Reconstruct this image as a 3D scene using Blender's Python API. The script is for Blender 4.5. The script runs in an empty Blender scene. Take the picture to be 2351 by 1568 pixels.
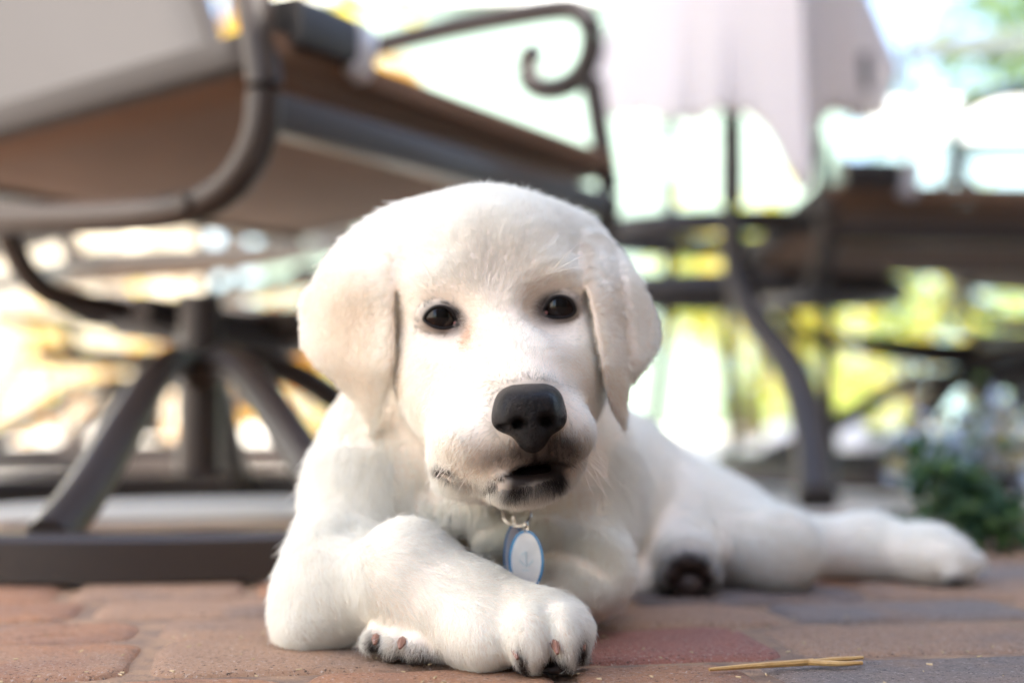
import bpy, bmesh, math, random
import numpy as np
from mathutils import Vector, Matrix, noise as mnoise
random.seed(7); rng = np.random.default_rng(7)
R = math.radians
sc = bpy.context.scene
COL = sc.collection

# ------------------------------------------------------------------ camera
CAM_H, FOCAL, PITCH = 0.109, 3265.0, math.atan((921 - 784) / 3265.0)
cam_d = bpy.data.cameras.new('camera'); cam = bpy.data.objects.new('camera', cam_d); COL.objects.link(cam)
sc.camera = cam
cam.location = (0, 0, CAM_H); cam.rotation_euler = (R(90) + PITCH, 0, 0)
cam_d.sensor_width = 36; cam_d.lens = 50; cam_d.clip_start = 0.01; cam_d.clip_end = 500
cam_d.dof.use_dof = True; cam_d.dof.focus_distance = 0.574; cam_d.dof.aperture_fstop = 3.5

# ------------------------------------------------------------------ world, sun, exposure
SUN_EL, SUN_AZ = R(50), R(135)          # azimuth from +Y towards +X: the sun stands behind the photographer, to the right
w = bpy.data.worlds.new('World'); sc.world = w; w.use_nodes = True
nt = w.node_tree; nt.nodes.clear()
sky = nt.nodes.new('ShaderNodeTexSky'); sky.sky_type = 'NISHITA'; sky.sun_disc = False
sky.sun_elevation = SUN_EL; sky.sun_rotation = SUN_AZ; sky.air_density = 1.0; sky.dust_density = 2.0
bg = nt.nodes.new('ShaderNodeBackground'); bg.inputs['Strength'].default_value = 0.15
wo = nt.nodes.new('ShaderNodeOutputWorld')
nt.links.new(sky.outputs[0], bg.inputs[0]); nt.links.new(bg.outputs[0], wo.inputs[0])
sl = bpy.data.lights.new('sun', 'SUN'); so = bpy.data.objects.new('sun', sl); COL.objects.link(so)
sl.energy = 5.0; sl.angle = R(0.5); sl.color = (1, 0.96, 0.90)
sd = Vector((math.sin(SUN_AZ) * math.cos(SUN_EL), math.cos(SUN_AZ) * math.cos(SUN_EL), math.sin(SUN_EL)))
so.rotation_euler = (-sd).to_track_quat('-Z', 'Y').to_euler(); so.location = (4, -4, 6)
sc.view_settings.view_transform = 'Standard'; sc.view_settings.look = 'None'
sc.view_settings.exposure = 2.38; sc.view_settings.gamma = 1; sc.view_settings.use_curve_mapping = False
sc.cycles.use_denoising = True; sc.cycles.max_bounces = 8; sc.cycles.diffuse_bounces = 5
sc.cycles.transmission_bounces = 6; sc.cycles.transparent_max_bounces = 8
sc.cycles.caustics_reflective = False; sc.cycles.caustics_refractive = False
sc.cycles.sample_clamp_indirect = 6
try:
    sc.cycles_curves.shape = 'RIBBONS'; sc.cycles_curves.subdivisions = 2
except Exception: pass

# ------------------------------------------------------------------ helpers
CP, SP = math.cos(PITCH), math.sin(PITCH)
def P(u, v, D):
    """world point seen at (u, v) of the 2351x1568 picture, D metres into the scene (world Y)"""
    a = (u - 1175.5) / FOCAL; b = (784 - v) / FOCAL
    t = D / (CP - SP * b)
    return Vector((a * t, D, CAM_H + (SP + CP * b) * t))
def px(r, D): return r * D / FOCAL
def uvd(p):
    """inverse of P for an (n,3) array"""
    y = p[..., 1]; z = p[..., 2] - CAM_H
    c = y * CP + z * SP; s = -y * SP + z * CP
    return 1175.5 + FOCAL * p[..., 0] / c, 784 - FOCAL * s / c, y

def tag(o, label=None, cat=None, group=None, kind=None):
    if label: o['label'] = label
    if cat: o['category'] = cat
    if group: o['group'] = group
    if kind: o['kind'] = kind
    return o
def empty(name, loc=(0, 0, 0)):
    o = bpy.data.objects.new(name, None); COL.objects.link(o); o.location = loc; o.empty_display_size = .05
    return o
def link_mesh(name, me, mat, parent=None):
    o = bpy.data.objects.new(name, me); COL.objects.link(o)
    if mat:
        me.materials.clear()
        for m in (mat if isinstance(mat, (list, tuple)) else [mat]): me.materials.append(m)
    if parent:
        o.parent = parent
        o.matrix_parent_inverse = Matrix.Translation(-Vector(parent.location)) if parent.parent is None else Matrix()
    return o
def pydata(name, V, F, mat, parent=None, smooth=True):
    me = bpy.data.meshes.new(name); me.from_pydata([tuple(v) for v in V], [], F); me.update()
    if smooth: me.polygons.foreach_set('use_smooth', [True] * len(me.polygons))
    return link_mesh(name, me, mat, parent)

class MB:
    def __init__(s): s.V = []; s.F = []
    def add(s, V, F):
        n = len(s.V); s.V += [Vector(v) for v in V]; s.F += [tuple(i + n for i in f) for f in F]
    def tube(s, pts, rad, n=10, flat=1.0, up=Vector((0, 0, 1)), res=6, caps=True):
        """smooth tube through pts; rad number or list; flat squeezes the section along 'side'"""
        pts = [Vector(p) for p in pts]
        rads = rad if isinstance(rad, (list, tuple)) else [rad] * len(pts)
        Q, RR = [], []
        m = len(pts)
        if m > 2 and res > 1:
            for i in range(m - 1):
                p0 = pts[max(i - 1, 0)]; p1 = pts[i]; p2 = pts[i + 1]; p3 = pts[min(i + 2, m - 1)]
                for k in range(res):
                    t = k / res
                    Q.append(0.5 * ((2 * p1) + (p2 - p0) * t + (2 * p0 - 5 * p1 + 4 * p2 - p3) * t * t + (3 * p1 - p0 - 3 * p2 + p3) * t ** 3))
                    RR.append(rads[i] * (1 - t) + rads[i + 1] * t)
            Q.append(pts[-1]); RR.append(rads[-1])
        else: Q, RR = pts, list(rads)
        V, F = [], []
        for i, q in enumerate(Q):
            d = (Q[min(i + 1, len(Q) - 1)] - Q[max(i - 1, 0)]).normalized()
            side = d.cross(up)
            if side.length < 1e-4: side = d.cross(Vector((1, 0, 0)))
            side.normalize(); nn = side.cross(d).normalized()
            for k in range(n):
                a = 2 * math.pi * k / n
                V.append(q + side * (math.cos(a) * RR[i] * flat) + nn * (math.sin(a) * RR[i]))
        for i in range(len(Q) - 1):
            for k in range(n):
                F.append((i * n + k, i * n + (k + 1) % n, (i + 1) * n + (k + 1) % n, (i + 1) * n + k))
        if caps:
            F.append(tuple(range(n - 1, -1, -1))); F.append(tuple((len(Q) - 1) * n + k for k in range(n)))
        s.add(V, F); return s
    def bar(s, a, b, wd, ht, bev=0.0015, up=Vector((0, 0, 1))):
        """rectangular bar with rounded edges"""
        a, b = Vector(a), Vector(b); d = (b - a).normalized(); side = d.cross(up).normalized(); nn = side.cross(d).normalized()
        prof = []
        for (sx, sy) in ((1, 1), (-1, 1), (-1, -1), (1, -1)):
            cx, cy = sx * (wd / 2 - bev), sy * (ht / 2 - bev)
            base = {(1, 1): 0, (-1, 1): 90, (-1, -1): 180, (1, -1): 270}[(sx, sy)]
            for q in (0, 45, 90):
                an = R(base + q); prof.append((cx + bev * math.cos(an), cy + bev * math.sin(an)))
        n = len(prof); V = []
        for e in (a, b):
            for (x, y) in prof: V.append(e + side * x + nn * y)
        F = [(k, (k + 1) % n, n + (k + 1) % n, n + k) for k in range(n)]
        F.append(tuple(range(n - 1, -1, -1))); F.append(tuple(range(n, 2 * n)))
        s.add(V, F); return s
    def build(s, name, mat, parent=None, smooth=True):
        o = pydata(name, s.V, s.F, mat, parent, smooth)
        bm = bmesh.new(); bm.from_mesh(o.data); bmesh.ops.recalc_face_normals(bm, faces=bm.faces); bm.to_mesh(o.data); bm.free()
        if smooth:
            try: o.data.set_sharp_from_angle(angle=R(40))
            except Exception: pass
        return o

def mat(name, col, rough=0.6, metal=0.0, noise=None, bump=0.0, bscale=200, spec=0.5, trans=0.0, coat=0.0, sheen=0.0):
    m = bpy.data.materials.new(name); m.use_nodes = True; n = m.node_tree.nodes; l = m.node_tree.links
    p = n['Principled BSDF']; p.inputs['Base Color'].default_value = (*col, 1); p.inputs['Roughness'].default_value = rough
    p.inputs['Metallic'].default_value = metal; p.inputs['Specular IOR Level'].default_value = spec
    p.inputs['Coat Weight'].default_value = coat; p.inputs['Sheen Weight'].default_value = sheen
    tc = n.new('ShaderNodeTexCoord')
    if noise:
        c2, scale, lo, hi = noise
        t = n.new('ShaderNodeTexNoise'); t.inputs['Scale'].default_value = scale; t.inputs['Detail'].default_value = 6
        l.new(tc.outputs['Object'], t.inputs['Vector'])
        r = n.new('ShaderNodeMapRange'); r.inputs['From Min'].default_value = lo; r.inputs['From Max'].default_value = hi
        l.new(t.outputs['Fac'], r.inputs['Value'])
        mx = n.new('ShaderNodeMix'); mx.data_type = 'RGBA'; mx.inputs['A'].default_value = (*col, 1); mx.inputs['B'].default_value = (*c2, 1)
        l.new(r.outputs[0], mx.inputs['Factor']); l.new(mx.outputs['Result'], p.inputs['Base Color'])
    if bump:
        t2 = n.new('ShaderNodeTexNoise'); t2.inputs['Scale'].default_value = bscale; t2.inputs['Detail'].default_value = 5
        l.new(tc.outputs['Object'], t2.inputs['Vector'])
        b = n.new('ShaderNodeBump'); b.inputs['Strength'].default_value = 1; b.inputs['Distance'].default_value = bump
        l.new(t2.outputs['Fac'], b.inputs['Height']); l.new(b.outputs[0], p.inputs['Normal'])
    if trans:
        tr = n.new('ShaderNodeBsdfTranslucent'); tr.inputs['Color'].default_value = (*[min(1, c * 1.6) for c in col], 1)
        ms = n.new('ShaderNodeMixShader'); ms.inputs[0].default_value = trans
        l.new(p.outputs[0], ms.inputs[1]); l.new(tr.outputs[0], ms.inputs[2]); l.new(ms.outputs[0], n['Material Output'].inputs[0])
    return m
VOX = .0015; FURN = 700000
SX, SY = 2.904, .062
# ================================================================== SETTING
m_sand = mat('joint_sand', (.20, .13, .09), .95, noise=((.32, .20, .12), 60, .4, .6), bump=.002, bscale=600)
b = MB(); b.add([(-3, -2.5, -.0026), (3.5, -2.5, -.0026), (3.5, 1.75, -.0026), (-3, 1.05, -.0026)], [(0, 1, 2, 3)])
patio = tag(b.build('brick_patio', m_sand, smooth=False), kind='structure')
m_conc = mat('pale_concrete', (.70, .65, .57), .9, noise=((.52, .48, .42), 3, .3, .7), bump=.002, bscale=80)
b = MB(); b.add([(-8, .46, -.012), (9, 2.29, -.012), (9, 6.2, -.012), (-8, 6.2, -.012)], [(0, 1, 2, 3)])
tag(b.build('pale_paving', m_conc, smooth=False), kind='structure')
m_soil = mat('dry_ground', (.34, .30, .17), .95, noise=((.22, .25, .09), .8, .35, .65))
b = MB(); b.add([(-150, -100, -.03), (150, -100, -.03), (150, 300, -.03), (-150, 300, -.03)], [(0, 1, 2, 3)])
tag(b.build('ground', m_soil, smooth=False), kind='structure')

# ---- tumbled pavers, laid in rows; each one its own block with worn edges
def paver_mat(name, c, c2, c3):
    m = bpy.data.materials.new(name); m.use_nodes = True; n = m.node_tree.nodes; l = m.node_tree.links; p = n['Principled BSDF']
    p.inputs['Roughness'].default_value = .82; p.inputs['Specular IOR Level'].default_value = .35
    tc = n.new('ShaderNodeTexCoord'); geo = n.new('ShaderNodeNewGeometry')
    def noise(s, d=6, ro=.6):
        t = n.new('ShaderNodeTexNoise'); t.inputs['Scale'].default_value = s; t.inputs['Detail'].default_value = d; t.inputs['Roughness'].default_value = ro
        l.new(geo.outputs['Position'], t.inputs['Vector']); return t.outputs['Fac']
    def rng_(src, a, b_):
        r = n.new('ShaderNodeMapRange'); r.inputs['From Min'].default_value = a; r.inputs['From Max'].default_value = b_; l.new(src, r.inputs['Value']); return r.outputs[0]
    def mix(f, A, B):
        x = n.new('ShaderNodeMix'); x.data_type = 'RGBA'; l.new(f, x.inputs['Factor'])
        for k, q in (('A', A), ('B', B)):
            if isinstance(q, tuple): x.inputs[k].default_value = (*q, 1)
            else: l.new(q, x.inputs[k])
        return x.outputs['Result']
    c0 = mix(rng_(noise(26, 5), .38, .62), c, c2)
    c0 = mix(rng_(noise(11, 3), .52, .66), c0, c3)
    c0 = mix(rng_(noise(520, 4, .85), .55, .66), c0, (.62, .50, .42))      # pale grit
    c0 = mix(rng_(noise(460, 4, .85), .56, .64), c0, (.05, .035, .03))     # dark pits
    l.new(c0, p.inputs['Base Color'])
    bn = n.new('ShaderNodeBump'); bn.inputs['Distance'].default_value = .0030; bn.inputs['Strength'].default_value = 1
    b2 = n.new('ShaderNodeBump'); b2.inputs['Distance'].default_value = .0014
    l.new(noise(240, 6, .7), bn.inputs['Height']); l.new(noise(1100, 4, .7), b2.inputs['Height']); l.new(bn.outputs[0], b2.inputs['Normal']); l.new(b2.outputs[0], p.inputs['Normal'])
    return m
PM = [paver_mat('paver_terracotta', (.49, .245, .13), (.38, .20, .125), (.46, .28, .18)), paver_mat('paver_tan', (.44, .27, .175), (.48, .29, .18), (.34, .23, .17)),
      paver_mat('paver_grey', (.26, .215, .19), (.32, .24, .195), (.37, .235, .16)), paver_mat('paver_red', (.42, .17, .12), (.37, .16, .12), (.30, .15, .12)),
      paver_mat('paver_charcoal', (.17, .155, .155), (.24, .20, .185), (.30, .20, .15))]
def paver_block(L, Wd, r):
    """irregular rounded block: outline ring at the joint, shoulder ring, top ring, centre"""
    pts = []
    for (sx, sy) in ((1, 1), (-1, 1), (-1, -1), (1, -1)):
        b0 = {(1, 1): 0, (-1, 1): 90, (-1, -1): 180, (1, -1): 270}[(sx, sy)]; rr = r.uniform(.010, .022)
        for q in (0, 30, 60, 90):
            a = R(b0 + q); pts.append((sx * (L / 2 - rr) + rr * math.cos(a), sy * (Wd / 2 - rr) + rr * math.sin(a)))
    pts2 = []
    for i, q in enumerate(pts):
        nx = pts[(i + 1) % 16]; pts2.append(q); 
        if math.hypot(q[0] - nx[0], q[1] - nx[1]) > .03: pts2 += [(q[0] + (nx[0] - q[0]) * f + r.uniform(-.0015, .0015), q[1] + (nx[1] - q[1]) * f + r.uniform(-.0015, .0015)) for f in (.33, .67)]
    pts = pts2; n = len(pts); V = []; F = []
    tx, ty = r.uniform(-.006, .006), r.uniform(-.006, .006); dz = r.uniform(-.0012, .0008)
    for (ins, z) in ((0, -.03), (0, -.0062), (.0012, -.0032), (.0035, -.0012), (.008, -.0002), (.022, .0)):
        for (x, y) in pts:
            s = max(0, 1 - ins / math.hypot(x, y)); X, Y = x * s, y * s
            V.append((X, Y, z + dz + tx * X + ty * Y + (r.uniform(-.0005, .0004) if z > -.005 else 0)))
    for k in range(5):
        for i in range(n): F.append((k * n + i, k * n + (i + 1) % n, (k + 1) * n + (i + 1) % n, (k + 1) * n + i))
    F.append(tuple(5 * n + i for i in range(n)))
    return V, F
pr = random.Random(12); rot = R(9); cr_, sr_ = math.cos(rot), math.sin(rot)
cand = []
y = -2.4; row = 0
while y < 3.3:
    hgt = pr.choice((.07, .09, .105)); x = -3.6 + pr.uniform(0, .14)
    while x < 4.0:
        L = pr.choice((.08, .105, .105, .14, .14, .175)); cx, cy = x + L / 2, y + hgt / 2
        X, Y = cx * cr_ - cy * sr_ + .02, cx * sr_ + cy * cr_ + .012
        if -2.95 < X < 3.4 and -2.4 < Y < 1.28 + .11 * X: cand.append((X, Y, L - .005, hgt - .005, row))
        x += L
    y += hgt; row += 1
def vis(c): X, Y = c[0], c[1]; return Y > .40 and abs(X) < .37 * Y + .13
seen = sorted([c for c in cand if vis(c)], key=lambda c: c[1])[:298]; sset = set(seen); rest = [c for c in cand if c not in sset]
def tone(X, Y):
    q = mnoise.noise(Vector((X * 2.3 + 4, Y * 2.3, 0)))
    if X < -.02: return pr.choices((0, 1, 2), (5, 5, .5))[0]
    return pr.choices((0, 1, 2, 3, 4), (3, 4, 2.5, .8, .7))[0]
for c in seen:
    V, F = paver_block(c[2], c[3], pr)
    V = [(v[0] * cr_ - v[1] * sr_ + c[0], v[0] * sr_ + v[1] * cr_ + c[1], v[2]) for v in V]
    me = bpy.data.meshes.new('paver'); me.from_pydata(V, [], F); me.polygons.foreach_set('use_smooth', [True] * len(F)); me.update()
    k = tone(c[0], c[1])
    if .05 < c[0] < .19 and .575 < c[1] < .655: k = 3
    link_mesh('paver', me, PM[k], patio)
b = MB()
for c in rest:
    L, Wd = c[2] / 2, c[3] / 2
    Q = [(-L, -Wd), (L, -Wd), (L, Wd), (-L, Wd)]; e = .006
    V = [(x * cr_ - q * sr_ + c[0], x * sr_ + q * cr_ + c[1], -.006) for (x, q) in Q] + [((x * (1 - e / L)) * cr_ - (q * (1 - e / Wd)) * sr_ + c[0], (x * (1 - e / L)) * sr_ + (q * (1 - e / Wd)) * cr_ + c[1], 0) for (x, q) in Q]
    b.add(V, [(4, 5, 6, 7)] + [(i, (i + 1) % 4, 4 + (i + 1) % 4, 4 + i) for i in range(4)])
far_p = b.build('far_pavers', PM[:3], patio, smooth=False); far_p['kind'] = 'stuff'
for p_ in far_p.data.polygons: p_.material_index = (p_.index // 5 * 7919) % 3

# ---- walls and fence beyond the patio
m_mint = mat('painted_wall', (.28, .36, .31), .8, noise=((.24, .33, .28), 2, .3, .7))
m_cream = mat('cream_board', (.80, .72, .58), .8, noise=((.70, .60, .45), 4, .3, .7))
m_blue = mat('pale_blue_paint', (.26, .38, .42), .7)
m_white = mat('white_paint', (.82, .82, .80), .6)
m_dark = mat('dark_rail', (.035, .045, .045), .5)
def boxmb(b, x0, x1, y0, y1, z0, z1):
    b.add([(x, y, z) for z in (z0, z1) for (x, y) in ((x0, y0), (x1, y0), (x1, y1), (x0, y1))], [(3, 2, 1, 0), (4, 5, 6, 7), (0, 1, 5, 4), (1, 2, 6, 5), (2, 3, 7, 6), (3, 0, 4, 7)])
def box(name, m, x0, x1, y0, y1, z0, z1, parent=None):
    b = MB(); boxmb(b, x0, x1, y0, y1, z0, z1); return b.build(name, m, parent, smooth=False)
gw = tag(empty('garden_wall', (1.2, 7.5, 0)), 'pale mint painted garden wall behind the scrolled chair arms', 'wall')
box('wall_face', m_mint, -1.35, 1.78, 7.5, 7.7, -.03, 2.25, gw); box('coping', m_white, -1.38, 1.81, 7.46, 7.74, 2.252, 2.32, gw)
bw = tag(empty('low_wall', (4.5, 7.2, 0)), 'pale blue low wall beyond the chair with the scroll arm, at the right edge', 'wall')
box('wall_face', m_blue, 1.86, 8.0, 7.2, 7.4, -.03, 1.45, bw); box('coping', m_white, 1.84, 8.02, 7.16, 7.44, 1.452, 1.62, bw)
fr = tag(empty('metal_railing', (3, 5.6, 0)), 'thin dark metal railing crossing the bright sky at the upper right', 'railing')
MB().bar((1.45, 5.2, 1.40), (3.4, 5.6, 1.60), .05, .075).build('top_rail', m_dark, fr)
for k in range(2): MB().bar((3.3 - .001 * k, 5.58, -.02) if k else (1.47, 5.204, -.02), (3.3, 5.58, 1.57) if k else (1.47, 5.204, 1.38), .03, .03, up=Vector((0, 1, 0))).build('post', m_dark, fr)
cf = tag(empty('board_fence', (-2.6, 6, 0)), 'cream upright board fence far behind the left chair', 'fence')
for k in range(22):
    x0 = -4.4 + k * .142
    box('board', m_cream, x0, x0 + .135, 6.0 + (k % 2) * .006, 6.02 + (k % 2) * .006, -.02, 1.5 + .02 * math.sin(k * 2.1), cf)
box('rail', m_cream, -4.4, -1.28, 6.03, 6.07, .3, .38, cf); box('rail', m_cream, -4.4, -1.28, 6.03, 6.07, 1.1, 1.18, cf)
# unseen sunlit wall added on the left to bounce warm light onto the puppy
hs = tag(empty('bounce_wall', (-2.9, 0, 0)), 'unseen cream stucco wall added left of the puppy to bounce sunlight', 'bounce wall')
m_st = mat('stucco', (.84, .80, .74), .9, bump=.003, bscale=60)
box('wall', m_st, -3.3, -2.6, -3.2, 2.6, -.03, 2.9, hs)

# ---- foliage
def leaf_mat(name, c, tr=.45): return mat(name, c, .5, trans=tr, noise=(tuple(q * .6 for q in c), 3, .35, .65))
ML = {'yellow': leaf_mat('yellow_leaf', (.62, .50, .06)), 'lime': leaf_mat('lime_leaf', (.34, .42, .07)), 'green': leaf_mat('green_leaf', (.09, .17, .04), .3),
      'dark': leaf_mat('dark_leaf', (.045, .105, .06), .25), 'orange': leaf_mat('orange_leaf', (.50, .24, .03)), 'blue': mat('pale_blue_petal', (.42, .52, .68), .7), 'straw': leaf_mat('dry_leaf', (.55, .45, .25), .3)}
m_stem = mat('stem', (.12, .08, .05), .8)
lr = random.Random(5)
def shrub(loc, rx, ry, z0, z1, n, size, kinds, label, group=None, stems=5, cat='shrub', name='shrub'):
    t = tag(empty(name, (loc[0], loc[1], 0)), label, cat, group)
    bs = {k: MB() for k in kinds}
    cl = [(lr.uniform(-.8, .8) * rx, lr.uniform(-.8, .8) * ry, lr.uniform(z0, z1)) for _ in range(max(6, n // 60))]
    for i in range(n):
        c = lr.choice(cl); k = kinds[int(lr.random() ** 1.3 * len(kinds))]
        sg = .22 * min(rx, z1 - z0); p = Vector((loc[0] + c[0] + lr.gauss(0, sg), loc[1] + c[1] + lr.gauss(0, sg), max(.01, c[2] + lr.gauss(0, sg))))
        d = Vector((lr.gauss(0, 1), lr.gauss(0, 1), lr.gauss(0, .7))).normalized(); e = d.orthogonal().normalized(); e = (e * math.cos(lr.random() * 6) + d.cross(e) * math.sin(lr.random() * 6)).normalized()
        s = size * lr.uniform(.6, 1.3); nn = d.cross(e)
        bs[k].add([p, p + d * s * .5 + e * s * .26 + nn * s * .06, p + d * s, p + d * s * .5 - e * s * .26 + nn * s * .06], [(0, 1, 2), (0, 2, 3)])
    for k in kinds:
        if bs[k].V: o = bs[k].build('foliage', ML[k], t, smooth=False); o['kind'] = 'stuff'
    for s in range(stems):
        c = lr.choice(cl); MB().tube([(loc[0] + lr.uniform(-.03, .03), loc[1], -.02), (loc[0] + c[0] * .4, loc[1] + c[1] * .4, c[2] * .5), (loc[0] + c[0], loc[1] + c[1], c[2])], [size * .18, size * .12, size * .05], 5, res=3).build('stem', m_stem, t)
    return t
SG = 'golden plants behind the chair pedestal'
shrub((-.62, 3.0), .10, .08, .06, .26, 260, .035, ['orange', 'yellow'], 'small golden plant just left of the chair pedestal', SG)
shrub((-.40, 2.9), .13, .08, .04, .24, 300, .035, ['orange', 'yellow', 'orange'], 'small golden plant between the chair pedestal and the puppy', SG)
shrub((-1.02, 3.3), .12, .1, .04, .30, 200, .035, ['straw', 'orange'], 'small dry golden plant near the left edge, behind the chair', SG)
SH = 'garden shrubs beyond the patio'
shrub((.72, 4.3), .42, .3, .30, .62, 700, .07, ['yellow', 'lime'], 'yellow-green bush showing between the dark chair frames, right of the puppy\'s head', SH)
shrub((1.30, 4.6), .38, .3, .22, .60, 600, .07, ['lime', 'yellow', 'green'], 'lime green bush behind the curved dark table leg', SH)
shrub((1.15, 6.0), .7, .3, .02, .30, 700, .08, ['lime', 'straw'], 'low pale green planting on the ground behind the table leg', SH)
shrub((2.2, 5.2), .6, .3, .05, .55, 800, .08, ['green', 'lime', 'straw'], 'soft green bush behind the legs of the right-hand chair', SH)
shrub((-1.05, 4.4), .30, .3, .10, .42, 160, .05, ['orange', 'straw', 'yellow'], 'orange-leaved bush glowing left of the chair pedestal', SH)
shrub((-.44, 3.9), .28, .3, .06, .40, 520, .05, ['orange', 'orange', 'yellow'], 'golden bush between the pedestal and the puppy\'s ear', SH)
shrub((-1.9, 5.0), .5, .4, .02, .35, 200, .06, ['straw', 'lime'], 'dry pale grass clump by the cream fence at the far left', SH)
def tree(x, y, label, kinds, z0, z1, rx, n, size):
    t = shrub((x, y), rx, rx, z0, z1, n, size, kinds, label, 'trees behind the garden', 0, 'tree', 'tree')
    MB().tube([(x, y, -.03), (x + .03, y, z0 * .6), (x, y, z0 + (z1 - z0) * .6)], [.07, .05, .02], 8, res=4).build('trunk', m_stem, t)
    for k in range(5):
        a = k * 1.3; MB().tube([(x, y, z0 * .8), (x + rx * .4 * math.cos(a), y + rx * .4 * math.sin(a), z0 + (z1 - z0) * .4), (x + rx * .7 * math.cos(a), y + rx * .7 * math.sin(a), z0 + (z1 - z0) * .7)], [.03, .02, .008], 5, res=3).build('limb', m_stem, t)
tree(-1.05, 5.2, 'yellow-leaved young tree above the left chair seat', ['yellow', 'orange', 'lime'], 1.15, 2.2, .62, 1500, .10)
tree(3.9, 9.0, 'pale green tree beyond the low wall on the right', ['green', 'lime'], 1.6, 4.2, 1.3, 2500, .16)
tree(.3, 11.0, 'tall green tree behind the mint wall', ['green', 'lime'], 3.0, 6.5, 1.8, 2500, .2)
tree(-4.2, 9.0, 'yellowing tree behind the cream fence', ['yellow', 'green'], 2.2, 5.0, 1.5, 2500, .18)
shrub((.335, 1.06), .045, .04, .012, .058, 520, .018, ['dark', 'green'], 'small dark green plant growing by the puppy\'s outstretched hind foot', None, 4, 'plant', 'small_plant')
shrub((.50, 1.55), .11, .06, .02, .085, 420, .022, ['blue', 'straw', 'green'], 'pale blue flowering clump behind the small dark plant', None, 4, 'flowers', 'flower_clump')
m_stone = mat('white_stone', (.85, .83, .80), .5)  # stones added to give bright blurred discs beyond the table leg
for i, (u, v, D, r, lab) in enumerate(((1960, 1045, 2.9, .045, 'upper middle'), (2043, 1040, 3.0, .038, 'right'), (1886, 1042, 2.95, .03, 'left'), (1975, 1060, 2.6, .036, 'lowest and nearest'), (1800, 1030, 3.2, .04, 'farthest left'))):
    c = P(u, v, D); V, F = [], []
    me = bpy.data.meshes.new('glint_stone'); bm = bmesh.new(); bmesh.ops.create_icosphere(bm, subdivisions=2, radius=r)
    for q in bm.verts: q.co = Vector((q.co.x * 1.1, q.co.y, q.co.z * .8)) * (1 + .12 * mnoise.noise(q.co * 40 + Vector((i, 0, 0))))
    bm.to_mesh(me); bm.free(); me.polygons.foreach_set('use_smooth', [True] * len(me.polygons))
    o = link_mesh('glint_stone', me, m_stone); o.location = (c.x, c.y, r * .7)
    tag(o, 'small white stone added as a blurred highlight by the table leg, %s of the group of five' % lab, 'stone', 'white stones added for blurred highlights')

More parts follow.
